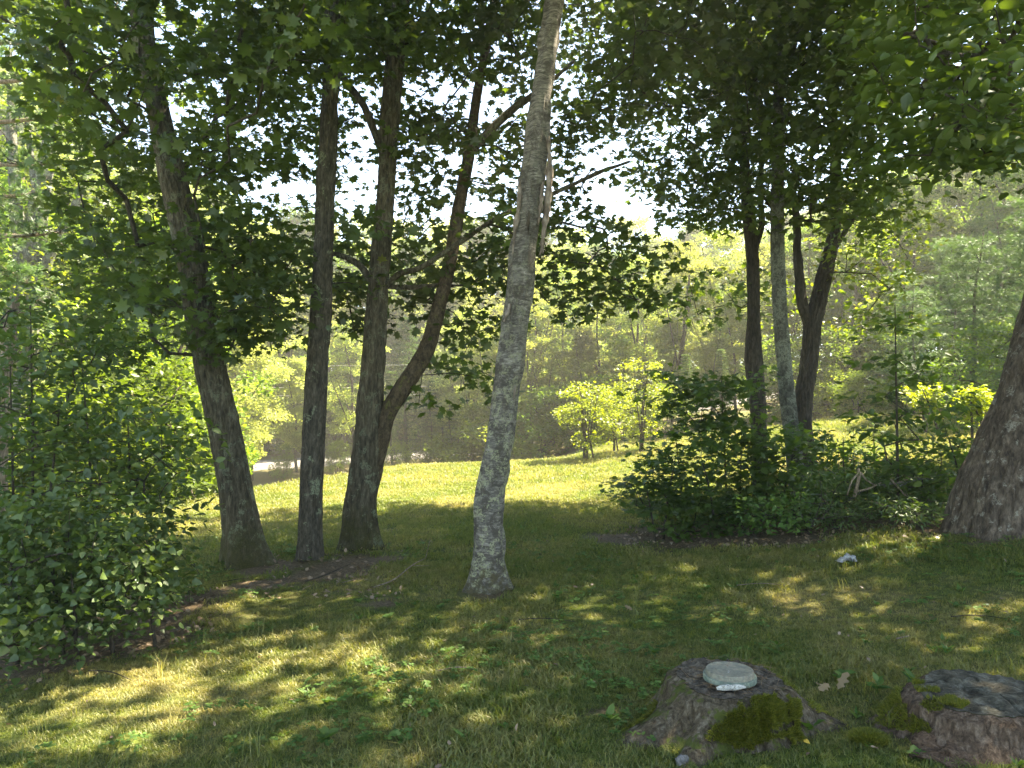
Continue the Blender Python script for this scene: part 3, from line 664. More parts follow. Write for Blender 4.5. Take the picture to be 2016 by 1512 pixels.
# ================================================================ SHRUBS NEAR THE CAMERA
def shrub(name, label, cat, base, stems, rects, tmpl, mat, leaf, R, nl, seed, n_single=0, group=None, flat=.6, tilt=.6, droop=.5, r_stem=.012, tag='leaf', sprays=None):
    rg = np.random.default_rng(seed); root = thing(name, label, cat, base, group)
    sprs = np.array(rect_sprays(rects, rg) if sprays is None else sprays)
    sprs[:, 2] = np.maximum(sprs[:, 2], H(sprs[:, 0], sprs[:, 1]) + R * flat * .9)
    nodes = []
    for (dx, dy, tip) in stems:
        b = np.array([base[0] + dx, base[1] + dy, 0]); b[2] = float(H(b[0], b[1])) - .08
        tip = np.asarray(tip); mid = (b + tip) / 2 + rg.normal(0, .06, 3); mid[:2] = b[:2] * .6 + tip[:2] * .4
        g = Geo(); g.add(*tube([b, mid, tip], [r_stem * 1.3, r_stem, r_stem * .4], 8, .08))
        link('stem', g.mesh('stem', [BK['twig']], True), root); nodes += list(catmull([b, mid, tip], 6)[2:])
    p0, p1, r0, r1 = network(nodes, sprs, rg=rg, r_tip=.0028, r_max=r_stem * .8)
    g = Geo(); g.add(*prisms(p0, p1, r0, r1, 4)); o = link('twigs', g.mesh('twigs', [BK['twig']], True), root); o['kind'] = 'stuff'
    a = spray_leaves(sprs, R * rg.uniform(.75, 1.25, len(sprs)), nl, leaf, rg, flat=flat, tilt=tilt, droop=droop)
    p = a[0]; ok = p[:, 2] > H(p[:, 0], p[:, 1]) + .01
    foliage(root, tmpl, LM[mat], *[v[ok] for v in a], n_single=n_single, tag=tag, name='foliage')
    return root
b = gp(60, 6.6)
shrub('tall_shrub', 'tall dark leafy shrub filling the left edge beside the leaning maple', 'shrub', b,
      [(-.6, 0, P(-60, 640, 6.6)), (0, .1, P(60, 600, 6.8)), (.5, .2, P(160, 700, 6.8)), (.9, .1, P(250, 800, 6.6)), (.3, -.3, P(120, 780, 6.2)), (-.3, .3, P(20, 720, 7))],
      [(-120, 640, 250, 820, 30, 5.6, 8), (-120, 800, 340, 1000, 50, 5.3, 7.6), (200, 860, 400, 1030, 12, 5.8, 7), (-100, 560, 90, 660, 6, 6, 8), (60, 620, 260, 720, 9, 6.2, 8)],
      OVATE, 'shrub', .085, .36, 46, 31, n_single=300)
b = gp(120, 5.2)
shrub('lilac_shrub', 'low broad lilac with heart shaped leaves at the lower left of the lawn', 'shrub', b,
      [(-.5, 0, P(-40, 1080, 5.1)), (0, .1, P(80, 1040, 5.3)), (.35, .1, P(190, 1060, 5.3)), (.6, .2, P(280, 1090, 5.4)), (-.2, -.1, P(40, 1120, 4.9)), (.2, -.1, P(140, 1130, 5.0))],
      [(-100, 1000, 290, 1110, 34, 4.8, 6), (-100, 1090, 270, 1180, 22, 4.7, 5.8), (230, 1040, 335, 1190, 12, 5.2, 6), (60, 1170, 300, 1235, 9, 5.0, 5.6), (-60, 1190, 150, 1290, 14, 4.4, 5.2)],
      (np.array([(0, 0, 0), (.40, .18, .07), (.28, .62, .05), (0, 1, -.08), (-.28, .62, .05), (-.40, .18, .07)], float), OVATE[1], OVATE[2]), 'shrub', .060, .24, 74, 32, n_single=300, flat=.7)
b = gp(350, 6.6)
shrub('seedling_clump', 'small clump of fine twiggy seedlings on the leaf litter beside the lilac', 'shrub', b,
      [(0, 0, P(350, 1130, 6.5)), (.15, 0, P(370, 1150, 6.5)), (-.15, 0, P(310, 1110, 6.6))],
      [(290, 1090, 400, 1230, 16, 6.0, 6.9)], OVATE, 'shrub', .04, .14, 42, 33, droop=.3, r_stem=.006)
# thicket at the right
b = gp(1430, 10.2)
shrub('maple_sapling_clump', 'dark layered clump of young maples hiding the foot of the slender trunk', 'shrub', b,
      [(-.6, 0, P(1330, 860, 10)), (0, 0, P(1420, 740, 10.2)), (.4, .2, P(1500, 760, 10.5)), (.7, -.1, P(1560, 900, 10)), (-.3, -.5, P(1380, 900, 9.4)), (.2, .1, P(1460, 850, 9.8))],
      [(1300, 870, 1540, 1040, 46, 9.0, 10.8), (1330, 740, 1500, 880, 24, 9.5, 11), (1280, 740, 1360, 800, 4, 10, 10.6), (1500, 840, 1610, 1000, 18, 9.2, 10.8), (1250, 900, 1330, 1000, 5, 9.2, 10)],
      MAPLE, 'thicket', .11, .40, 52, 34, n_single=150, flat=.35, tilt=.4, droop=.4)
b = gp(1290, 9.0)
shrub('maple_seedling', 'low maple branch layered out over the grass at the left tip of the thicket', 'shrub', b,
      [(0, 0, P(1270, 950, 9.0)), (.1, .1, P(1330, 900, 9.2))],
      [(1215, 945, 1330, 1000, 12, 8.8, 9.3), (1300, 960, 1420, 1060, 14, 8.8, 9.2), (1290, 870, 1340, 960, 5, 8.9, 9.3)],
      MAPLE, 'thicket', .085, .24, 40, 35, n_single=60, flat=.3, tilt=.35)
b = gp(1765, 8.6)
shrub('young_tree', 'thin young tree with drooping tiers of leaves in front of the sunlit bank', 'tree', b,
      [(0, 0, P(1762, 600, 8.6))], [(1700, 690, 1850, 760, 5, 8.3, 9), (1690, 770, 1860, 840, 6, 8.3, 9), (1740, 620, 1800, 690, 2, 8.5, 8.8), (1680, 850, 1880, 960, 12, 8.2, 9)],
      OVATE, 'thicket', .12, .30, 34, 36, flat=.25, tilt=.4, droop=.7, r_stem=.014, n_single=80)
b = gp(1800, 9.4)
shrub('berry_bush', 'backlit leafy bush between the grey trunk and the massive old trunk', 'shrub', b,
      [(-.9, 0, P(1660, 860, 9.4)), (0, 0, P(1760, 830, 9.5)), (.6, 0, P(1860, 840, 9.4)), (-.4, .2, P(1720, 850, 9.8))],
      [(1600, 890, 1720, 960, 9, 9, 10.2), (1720, 870, 1890, 960, 16, 8.8, 10), (1600, 940, 1880, 1010, 30, 8.6, 9.6), (1840, 800, 1900, 870, 5, 9, 9.6)],
      OVATE, 'thicket', .09, .30, 46, 37, flat=.55, n_single=60)
b = gp(1640, 8.6)
shrub('undergrowth', 'pale leaved low undergrowth in front of the grey speckled trunk', 'shrub', b,
      [(-.3, 0, P(1560, 960, 8.6)), (.1, 0, P(1620, 980, 8.4))], [(1500, 970, 1600, 1040, 18, 8.3, 9), (1440, 990, 1520, 1050, 8, 8.4, 9)],
      OVATE, 'tuft', .07, .17, 40, 38, flat=.6, n_single=60)
for i, (px, py, Y, lab) in enumerate([(1620, 850, 9.6, 'narrow upright weed with lance leaves just right of the grey trunk'), (1680, 830, 9.6, 'tallest lance leaved weed against the sunlit bank'), (1720, 840, 9.7, 'lance leaved weed nearest the thin young tree'), (1650, 880, 9.3, 'short lance leaved weed in front of the backlit bush')]):
    b = gp(px, Y); top = P(px, py, Y)
    spr = [b + (top - b) * t for t in np.linspace(.3, 1, 7)]
    shrub('tall_weed', lab, 'weed', b, [(0, 0, top)], [], LANCE, 'tuft', .11, .07, 7, 40 + i, sprays=spr, r_stem=.005, flat=1.0, droop=-.2)
# understory weeds and ferny brush right of the thicket
b = gp(1720, 8.4)
shrub('ground_brush', 'fine tangled brush on the bank below the backlit bush', 'shrub', b, [(-.8, 0, P(1620, 980, 8.3)), (.5, 0, P(1800, 990, 8.2))],
      [(1560, 990, 1900, 1030, 44, 7.6, 9), (1580, 930, 1800, 1000, 26, 8.2, 9.2)], LANCE, 'shrub', .07, .2, 60, 44, flat=.5, tilt=.9)

# yellow-green shrubs out on the sunny lawn
def yellow(px, basepy, toppy, half, Y, label, seed, nst=5, tip=None):
    b = gp(px, Y); b[2] = float(H(b[0], b[1])); rg = np.random.default_rng(seed)
    stems = [(rg.normal(0, .10), rg.normal(0, .10), P(px + rg.uniform(-half, half) * .6, toppy + rg.uniform(0, .35) * (basepy - toppy), Y + rg.normal(0, .4))) for _ in range(nst)]
    hgt = basepy - toppy; spr = []
    while len(spr) < int(60 * half * hgt / 10000) + 16:
        u, v = rg.uniform(-1, 1), rg.uniform(0, .95); wd = math.sin(min(1, (v + .14)) * math.pi * .93) ** .8
        if abs(u) > wd: continue
        spr.append(P(px + u * half, toppy + v * hgt * .9 + hgt * .03 * 0, Y + rg.uniform(-1, 1) * half / F * Y * .8))
    shrub('witch_hazel', label, 'shrub', b, stems, [], OVATE, 'yellow', .085, .25, 42, seed, sprays=spr, r_stem=.022, flat=.45, droop=.2, tilt=.5, n_single=0, group='yellow green shrubs on the lawn')
yellow(1160, 912, 752, 62, 21.5, 'bright yellow green multi-stemmed shrub nearest the birch', 51, 7)
yellow(1213, 893, 765, 34, 23.5, 'smallest yellow green shrub, between two bigger ones', 52, 4)
yellow(1262, 896, 712, 58, 22.5, 'tallest yellow green shrub, at the left of the dark thicket', 53, 4)
yellow(1922, 838, 768, 22, 13.5, 'small yellow shrub on the bank beside the old trunk', 54, 4)
yellow(1826, 805, 762, 30, 15.5, 'tiny yellow shrub beside a heap of pale sticks', 55, 3)

# ================================================================ WOODS BEHIND
def crown_shape(kind, rg):
    """clump centres in a tree 12 m tall, 0 at the ground"""
    C = []
    if kind in ('light', 'green', 'dark', 'slim'):
        wmax = {'light': 2.9, 'green': 3.3, 'dark': 2.8, 'slim': 1.9}[kind]; lo = {'light': .2, 'green': .16, 'dark': .2, 'slim': .2}[kind]
        while len(C) < 125:
            v = rg.uniform(lo, .97); wd = wmax * (math.sin(math.pi * min(1, max(0, (v - lo * .6) / (1.02 - lo * .6))) ** .85) ** .7)
            a = rg.uniform(0, 2 * math.pi); r = wd * math.sqrt(rg.uniform(.08, 1)) * (1 + .22 * math.sin(3 * a + 9 * v))
            C.append((r * math.cos(a), r * math.sin(a), v * 12))
    elif kind == 'bush':
        while len(C) < 70:
            v = rg.uniform(.04, 1); wd = 1.7 * math.sqrt(max(.05, 1 - (v * 1.1 - .25) ** 2)); a = rg.uniform(0, 6.28); r = wd * math.sqrt(rg.uniform(.05, 1))
            C.append((r * math.cos(a), r * math.sin(a), v * 3))
    elif kind == 'spruce':
        for k in range(26):
            v = .06 + .92 * k / 26; L = 2.5 * (1 - v) ** .85 + .1
            for j in range(7):
                a = j * .898 + k * 1.7; 
                for f in (.4, .75, 1.0): C.append((L * f * math.cos(a), L * f * math.sin(a), v * 12 - .22 * L * f ** 2))
    elif kind == 'pine':
        for k in range(13):
            v = .12 + .86 * k / 13; L = (3.4 * (1 - v) ** .6 + .3)
            for j in range(6):
                a = j * 1.047 + k * 2.1 + rg.normal(0, .2); Lj = L * rg.uniform(.7, 1.1)
                for f in (.35, .6, .8, 1.0):
                    C.append((Lj * f * math.cos(a) + rg.normal(0, .15), Lj * f * math.sin(a) + rg.normal(0, .15), v * 12 + .12 * Lj * f + rg.normal(0, .1)))
    return np.array(C)
def proto(kind, seed):
    rg = np.random.default_rng(seed); C = crown_shape(kind, rg)
    if kind == 'bush': nodes = [np.array([rg.normal(0, .15), rg.normal(0, .15), z]) for z in np.linspace(0, .8, 4)]; tr = [([(0, 0, -.3), (0, 0, .5), (.1, 0, 1.2)], [.06, .05, .02])]
    else:
        bend = rg.normal(0, .35, 2); ax = [np.array([bend[0] * (z / 12) ** 2 * 1.5 + .12 * math.sin(z * .9 + seed), bend[1] * (z / 12) ** 2 + .1 * math.cos(z * .7), z]) for z in np.linspace(0, 11.6, 14)]
        nodes = ax[2:]; tr = [([np.array([0, 0, -.6])] + ax, list(np.linspace(.17, .02, 15)))]
        if kind in ('light', 'green'):
            for j in range(3):
                a = rg.uniform(0, 6.28); z = rg.uniform(2.0, 5); d = np.array([math.cos(a), math.sin(a), 2.4])
                l = [np.array([0, 0, z]) + d * s for s in (0, .5, 1.0, 1.6, 2.1)]; tr.append((l, [.09, .07, .055, .04, .015])); nodes += l[1:]
    g = Geo()
    for pts, rr in tr: g.add(*tube(np.array(pts), rr, 9, .5))
    sel = C if len(C) < 90 else C[rg.permutation(len(C))[:(200 if kind in ('spruce', 'pine') else 75)]]
    p0, p1, r0, r1 = network(nodes, sel, rg=rg, r_tip=.006, r_max=.045); g.add(*prisms(p0, p1, r0, r1, 4))
    tm = g.mesh(kind + '_trunk', [BK['dark'] if kind != 'slim' else BK['rough']], True)
    lm = {'light': 'bg_light', 'slim': 'bg_light', 'green': 'bg_green', 'dark': 'bg_dark', 'bush': 'bg_green', 'spruce': 'bg_dark', 'pine': 'needle'}[kind]
    if kind == 'pine': a = spray_leaves(C, .45, 16, .26, rg, flat=.45, tilt=.5, droop=-.5); tmpl = NEEDLE
    elif kind == 'spruce': a = spray_leaves(C, .32, 34, .17, rg, flat=.35, tilt=.4, droop=.5); tmpl = (np.array([(0, 0, 0), (.16, .4, .05), (0, 1, 0), (-.16, .4, .05)], float), RHOMB[1], RHOMB[2])
    elif kind == 'bush': a = spray_leaves(C, .38, 90, .12, rg, flat=.7, tilt=.8); tmpl = RHOMB
    else: a = spray_leaves(C, rg.uniform(.4, .8, len(C)), 135 if kind == 'light' else 160, .19 if kind != 'light' else .16, rg, flat=.55, tilt=.7, droop=.4); tmpl = RHOMB
    return tm, leaf_mesh(kind + '_crown', tmpl, *a, [LM[lm]])
PROTO = {k: [proto(k, s) for s in ss] for k, ss in {'light': (1, 2), 'green': (3, 4), 'dark': (5,), 'slim': (6,), 'bush': (7, 8), 'spruce': (9,), 'pine': (10, 11)}.items()}
KIND_NAME = {'light': ('birch_tree', 'pale small-leaved tree'), 'green': ('broadleaf_tree', 'green broadleaf tree'), 'dark': ('broadleaf_tree', 'dark narrow broadleaf tree'),
             'slim': ('birch_tree', 'slender pale tree'), 'bush': ('bush', 'round leafy bush'), 'spruce': ('spruce_tree', 'dark spruce'), 'pine': ('pine_tree', 'white pine with tufted boughs')}
MARKS = [(130, 'at left edge'), (440, 'left of leaning maple'), (600, 'between leaning and slim maples'), (705, 'between slim and forked maples'), (960, 'between forked maple and birch'),
         (1130, 'just right of birch'), (1300, 'behind yellow green shrubs'), (1470, 'behind dark thicket'), (1600, 'behind grey trunk'), (1760, 'above backlit bush'), (1900, 'left of old trunk'), (9999, 'behind old trunk')]
rgB = np.random.default_rng(77); USED = {}; BG = []
def bgt(kind, px, Y, top, w=1.0):
    x = (px - 1008) / F * Y; z = float(H(x, Y)); hgt = P(px, top, Y)[2] - z
    full = 3.0 if kind == 'bush' else 12.0
    if hgt < .6: return
    BG.append((kind, px, Y, x, z, hgt / full, w))
def where(px): return next(t for lim, t in MARKS if px < lim)
prof_x = [-200, 0, 120, 250, 330, 430, 560, 700, 900, 1200, 1350, 1500, 1650, 1800, 2016, 2300]
prof_y = [60, 120, 260, 330, 300, 390, 390, 425, 430, 440, 415, 410, 380, 310, 200, 130]
def prof(px): return float(np.interp(px, prof_x, prof_y))
# far rows, beyond the road
for Y, dy, step in ((40, 130, 110), (50, 45, 105), (57, 10, 120), (66, 0, 130), (80, 10, 150)):
    for px in np.arange(-150, 2200, step):
        q = px + rgB.uniform(-30, 30)
        if (q > 1500 and 45 < Y < 55) or (q < 1000 and Y < 45): continue
        k = rgB.choice(['light', 'green', 'slim', 'light', 'dark']); bgt(k, q, Y + rgB.uniform(-1.5, 1.5), prof(q) + dy + rgB.uniform(-15, 45), rgB.uniform(.9, 1.25))
# left side, nearer
for a in [('green', 60, 22, 300), ('green', 170, 19, 420), ('green', 290, 21, 400), ('light', 250, 27, 330), ('green', 310, 26, 470, .75), ('bush', 330, 17.5, 720, .65), ('bush', 340, 21, 800, .5), ('bush', 250, 15, 720), ('bush', 180, 13.5, 800),
          ('bush', 60, 13, 760), ('light', 440, 33, 560), ('light', 500, 38, 500), ('slim', 475, 36, 620), ('bush', 290, 24, 820, .6), ('green', -60, 18, 300), ('bush', 340, 20, 850, .5),
          # centre, this side of the road and just beyond
          ('light', 560, 47.5 + 2, 640), ('light', 660, 50, 560), ('slim', 585, 39, 700), ('light', 700, 39.5, 620), 
          ('spruce', 800, 37, 610), ('spruce', 770, 36, 720), ('spruce', 850, 36.5, 740), ('light', 900, 38, 660), ('light', 930, 37.5, 600), ('slim', 870, 37, 740), ('light', 850, 49, 500), ('dark', 820, 50, 470), ('bush', 985, 33, 830),
          ('light', 960, 36, 640), ('bush', 960, 34, 800), ('light', 1040, 34, 560), ('light', 1110, 36, 500), ('light', 1080, 33, 660), ('bush', 1010, 32.5, 780), ('bush', 1075, 31.5, 770), ('bush', 1130, 31, 760), ('light', 1180, 33, 530), ('slim', 1150, 32, 640),
          ('bush', 1200, 30, 740), ('light', 1260, 32, 500), ('light', 1230, 32, 650), ('spruce', 1270, 29.5, 700), ('light', 1340, 30, 470), ('light', 1420, 31, 450), ('slim', 1320, 30, 620), ('spruce', 1350, 27.5, 690), ('spruce', 1420, 27.5, 680), ('light', 1400, 28.5, 640),
          ('light', 1500, 30, 470), ('slim', 1450, 29, 560), ('spruce', 1500, 27, 690), ('light', 1540, 28.5, 560), ('green', 1590, 30, 440), ('bush', 1570, 26.5, 660), ('green', 1680, 28, 400), ('bush', 1640, 26, 650),
          ('pine', 1660, 27, 560), ('pine', 1880, 21.5, 450), ('pine', 1780, 24, 520), ('pine', 1980, 23, 380), ('green', 1800, 30, 330), ('green', 1940, 27, 240), ('green', 2060, 24, 200), ('bush', 1720, 25.5, 660), ('bush', 1800, 23.5, 650), ('bush', 1960, 20.5, 640), ('pine', 2080, 19, 380), ('light', 1730, 33, 430), ('pine', 1915, 17.5, 450, 1.25), ('pine', 2060, 16.5, 360, 1.2), ('pine', 1800, 20, 560, 1.2), ('bush', 1990, 17, 640, 1.2), ('green', 1990, 31, 260), ('green', 1870, 33, 300), ('green', 1760, 35, 350), ('dark', 1850, 27, 480), ('dark', 1950, 26, 420), ('dark', 1700, 30, 500), ('light', 1130, 33, 640), ('light', 1010, 35, 620), ('bush', 1160, 29.5, 800), ('bush', 1240, 28.5, 780), ('bush', 1310, 27, 760), ('bush', 1600, 25, 720), ('bush', 1690, 23.5, 730), ('bush', 1540, 26, 700), ('spruce', 725, 38, 770), ('spruce', 890, 35.5, 790), ('bush', 500, 51, 790, .9), ('bush', 570, 52, 770), ('bush', 640, 51, 780), ('bush', 700, 50, 770), ('bush', 770, 51, 760), ('bush', 850, 50, 770), ('bush', 920, 51, 760), ('bush', 985, 50, 770), ('bush', 610, 56, 720, .9), ('bush', 800, 56, 700), ('bush', 900, 56, 710),
          ('bush', 560, 38, 875, .6), ('bush', 665, 38.5, 870, .7), ('bush', 790, 35, 875, .6), ('bush', 850, 34.5, 870, .7), ('light', 530, 53, 600), ('light', 760, 53, 560), ('green', 870, 54, 540), ('green', 640, 55, 560)]:
    bgt(*a)
BG.sort(key=lambda t: t[2])
labs = []
for kind, px, Y, x, z, s, wd in BG:
    row = 'near the lawn edge' if Y < 34 else ('by the road' if Y < 48 else 'beyond the road')
    labs.append(f"{'tall' if s > 1.05 else ('low' if s < .6 else 'medium')} {KIND_NAME[kind][1]} {row}, {where(px)}")
ORD = ['', 'second', 'third', 'fourth', 'fifth', 'sixth', 'seventh']
for i_, (kind, px, Y, x, z, s, wd) in enumerate(BG):
    nm = KIND_NAME[kind][0]; lab = labs[i_]; same = [j for _, j in sorted((BG[j][1], j) for j in range(len(BG)) if labs[j] == lab)]
    if len(same) > 1:
        k_ = same.index(i_); lab = lab.replace('near the lawn edge', 'near lawn').replace('beyond the road', 'beyond road'); lab += ', leftmost' if k_ == 0 else (', rightmost' if k_ == len(same) - 1 else f', {ORD[min(k_, 6)]} from left')
    root = thing(nm, lab, 'bush' if kind == 'bush' else 'tree', (x, Y, z), None)
    root['group'] = KIND_NAME[kind][1] + ' in the woods'
    root.scale = (s * wd, s * wd, s) if kind != 'bush' else (s * wd * 1.15, s * wd * 1.15, s); root.rotation_euler = (0, 0, rgB.uniform(0, 6.28))
    tm, cm = PROTO[kind][int(rgB.integers(len(PROTO[kind])))]
    for n_, me in (('trunk', tm), ('crown', cm)):
        o = bpy.data.objects.new(n_, me); COL.objects.link(o); o.parent = root
        if n_ == 'crown': o['kind'] = 'stuff'

# open oak clump with several pale stems, far left
bO = gp(60, 17)
rgO = np.random.default_rng(5); root = thing('oak_tree', 'open oak with several tall stems against the sky at the left edge', 'tree', bO); nodes = []
for pts, rr in [([(48, 800, 17), (60, 600, 17), (70, 450, 17), (95, 300, 17), (110, 180, 17), (130, 40, 17)], [.24, .22, .2, .14, .10, .04]), ([(50, 640, 17), (40, 500, 17), (30, 380, 17), (22, 250, 17), (18, 100, 17)], [.2, .15, .12, .09, .05]),
                ([(64, 620, 17), (100, 500, 17), (150, 400, 17.2), (185, 300, 17.3)], [.16, .12, .08, .03]), ([(75, 420, 17), (60, 300, 17.2), (50, 200, 17.2)], [.08, .06, .03])]:
    q = pl(pts)
    if not nodes: q = [below(bO)] + q; rr = [.26] + rr
    trunk(root, q, rr, BK['grey'], seg=24, step=.15, name='trunk' if not nodes else 'limb', flare=0.1, depth=.015, seed=4); nodes += list(catmull(q, 5))
vis = rect_sprays([(-60, 20, 230, 260, 14, 16, 19), (-40, 260, 260, 560, 17, 16, 19), (-40, 560, 140, 640, 5, 15.5, 18)], rgO)
p0, p1, r0, r1 = network([q for q in nodes if q[2] > 3], np.array(vis), rg=rgO, r_tip=.006, r_max=.06); g = Geo(); g.add(*prisms(p0, p1, r0, r1, 4)); o = link('twigs', g.mesh('twigs', [BK['twig']], True), root); o['kind'] = 'stuff'
foliage(root, OAK, LM['maple_light'], *spray_leaves(np.array(vis), .75, 90, .15, rgO))
# white pine reaching in from the left, with long level boughs
bP = gp(-130, 11.5); root = thing('pine_tree', 'white pine at the left edge reaching long level boughs into the picture', 'tree', bP); rgP = np.random.default_rng(6)
trunk(root, [below(bP)] + pl([(-130, 700, 11.5), (-125, 300, 11.5), (-120, -100, 11.5), (-115, -400, 11.5)]), [.22, .2, .17, .12, .06], BK['rough'], seg=24, step=.15, seed=3, flare=.2)
tips = []; g = Geo()
for y0, y1, x1, Y1 in [(170, 145, 110, 11), (250, 215, 190, 11.3), (330, 318, 150, 10.6), (395, 380, 60, 11.8), (470, 458, 120, 10.8), (90, 80, 170, 11.8), (520, 560, 60, 11.2), (640, 600, 50, 11), (20, 0, 120, 11)]:
    q = pl([(-128, y0, 11.5), (-40, y0 - 6, (11.5 + Y1) / 2), (x1 * .45, (y0 + y1) / 2, Y1), (x1, y1, Y1)])
    gg = Geo(); gg.add(*tube(q, [.05, .038, .025, .008], 8, .12)); link('bough', gg.mesh('bough', [BK['pale']], True), root)
    C = catmull(q, 8)
    for c in C[9:]:
        for _ in range(2):
            e = c + np.array([rgP.normal(0, .2), rgP.normal(0, .35), rgP.normal(.02, .12)]); tips.append(e); g.add(*prisms([c], [e], [.008], [.003], 4))
o = link('twigs', g.mesh('twigs', [BK['twig']], True), root); o['kind'] = 'stuff'
foliage(root, needle_tmpl(22, 5, .8), LM['needle'], *spray_leaves(np.array(tips), .16, 7, .15, rgP, flat=.5, tilt=.6, droop=-.3), name='needles')
# broken dead trunk
bQ = gp(-5, 9.5); root = thing('dead_tree', 'pale broken dead trunk with bare twig stubs at the left edge', 'dead tree', bQ)
q = [below(bQ)] + pl([(2, 900, 9.5), (8, 760, 9.5), (17, 660, 9.5), (28, 585, 9.5)]); trunk(root, q, [.09, .085, .075, .06, .05], BK['pale'], seg=24, step=.06, seed=2, flare=.1, depth=.006)
C = catmull(q, 12); rgQ = np.random.default_rng(3)
for k in range(14):
    c = C[rgQ.integers(24, len(C) - 1)]; a = rgQ.uniform(0, 6.28); L = rgQ.uniform(.15, .5); e = c + L * np.array([math.cos(a), .4 * math.sin(a), rgQ.uniform(-.1, .4)])
    gg = Geo(); gg.add(*tube([c, (c + e) / 2 + rgQ.normal(0, .02, 3), e], [.009, .006, .003], 6)); link('twig', gg.mesh('twig', [BK['pale']], True), root)

# overhead wires along the road
a, b = P(430, 712, 40), P(760, 712, 41)
root = thing('power_line', 'three thin overhead wires crossing above the road', 'wires', (a[0], a[1], a[2]))
m, nt_ = mat_new('wire_metal'); principled(nt_, (.35, .35, .33), .5)
for py in (714, 757, 773):
    a, b = P(250, py + 3, 39.5), P(980, py + 1, 42); mid = (a + b) / 2 - np.array([0, 0, .12])
    g = Geo(); g.add(*tube([a, mid, b], [.013] * 3, 6, 1.0)); link('wire', g.mesh('wire', [m], True), root)

# ================================================================ GRASS AND GROUND COVER (uncountable)
def scatter(name, label, protos, pts, scl, rot, group=None):
    """one object whose points carry tufts of a few kinds"""
    me = bpy.data.meshes.new(name); me.vertices.add(len(pts)); me.vertices.foreach_set('co', np.asarray(pts, np.float32).ravel())
    for nme, typ, key, dat in (('scl', 'FLOAT', 'value', scl), ('rot', 'FLOAT_VECTOR', 'vector', rot), ('pick', 'INT', 'value', rng.integers(0, len(protos), len(pts)))):
        at = me.attributes.new(nme, typ, 'POINT'); at.data.foreach_set(key, np.asarray(dat).astype(np.int32 if typ == 'INT' else np.float32).ravel())
    o = bpy.data.objects.new(name, me); COL.objects.link(o); o['kind'] = 'stuff'; o['label'] = label[0]; o['category'] = label[1]
    ng = bpy.data.node_groups.new(name, 'GeometryNodeTree'); ng.interface.new_socket('Geometry', in_out='INPUT', socket_type='NodeSocketGeometry'); ng.interface.new_socket('Geometry', in_out='OUTPUT', socket_type='NodeSocketGeometry')
    N = ng.nodes; L = ng.links; gi = N.new('NodeGroupInput'); go = N.new('NodeGroupOutput')
    join = N.new('GeometryNodeJoinGeometry'); L.new(join.outputs[0], go.inputs[0])
    def attr(n, t):
        a = N.new('GeometryNodeInputNamedAttribute'); a.data_type = t; a.inputs[0].default_value = n; return a.outputs[0]
    for k, pm in enumerate(protos):
        po = bpy.data.objects.new(name + '_tuft', pm)
        oi = N.new('GeometryNodeObjectInfo'); oi.inputs['Object'].default_value = po
        ins = N.new('GeometryNodeInstanceOnPoints'); L.new(gi.outputs[0], ins.inputs['Points']); L.new(oi.outputs['Geometry'], ins.inputs['Instance'])
        cmp = N.new('FunctionNodeCompare'); cmp.data_type = 'INT'; cmp.operation = 'EQUAL'; L.new(attr('pick', 'INT'), cmp.inputs[2]); cmp.inputs[3].default_value = k
        L.new(cmp.outputs[0], ins.inputs['Selection']); L.new(attr('scl', 'FLOAT'), ins.inputs['Scale'])
        e2r = N.new('FunctionNodeEulerToRotation'); L.new(attr('rot', 'FLOAT_VECTOR'), e2r.inputs[0]); L.new(e2r.outputs[0], ins.inputs['Rotation'])
        L.new(ins.outputs[0], join.inputs[0])
    md = o.modifiers.new('scatter', 'NODES'); md.node_group = ng; return o
def tuft(nb, h, spread, wid, seed, bend=.5):
    r = np.random.default_rng(seed); V = []; L = []; S_ = []; R = []
    for i in range(nb):
        a = r.uniform(0, 6.28); rr = spread * math.sqrt(r.random()); b = np.array([rr * math.cos(a), rr * math.sin(a), -.006]); hh = h * r.uniform(.4, 1.1)
        d = r.uniform(0, 6.28); lean = np.array([math.cos(d), math.sin(d), 0]) * hh * bend * r.uniform(.2, 1.5); s = np.array([-math.sin(d), math.cos(d), 0]) * wid
        mid = b + lean * .3 + np.array([0, 0, hh * .6]); tip = b + lean + np.array([0, 0, hh * r.uniform(.75, 1)])
        k = len(V); V += [b - s, b + s, mid + s * .8, mid - s * .8, tip]; L += [k, k + 1, k + 2, k + 3, k + 3, k + 2, k + 4]; S_ += [4, 3]; R += [r.random()] * 5
    return raw_mesh('grass_tuft', np.array(V), np.array(L), np.array(S_), [M_GRASS], False, np.array(R))
def rosette(nl, size, seed, tmpl, mat, up=.5, stalk=0):
    r = np.random.default_rng(seed); a = np.linspace(0, 6.28, nl, endpoint=False) + r.normal(0, .3, nl); d = np.stack([np.cos(a), np.sin(a), np.full(nl, up)], 1)
    p = np.zeros((nl, 3)); p[:, 2] = stalk; p += r.normal(0, size * .15, p.shape) * [1, 1, .3]; nrm = np.stack([-np.cos(a) * up, -np.sin(a) * up, np.ones(nl)], 1) + r.normal(0, .2, (nl, 3))
    return leaf_mesh('weed_tuft', tmpl, p, leaf_frames(nrm, d), size * r.uniform(.6, 1.1, nl), r.random(nl), [mat])
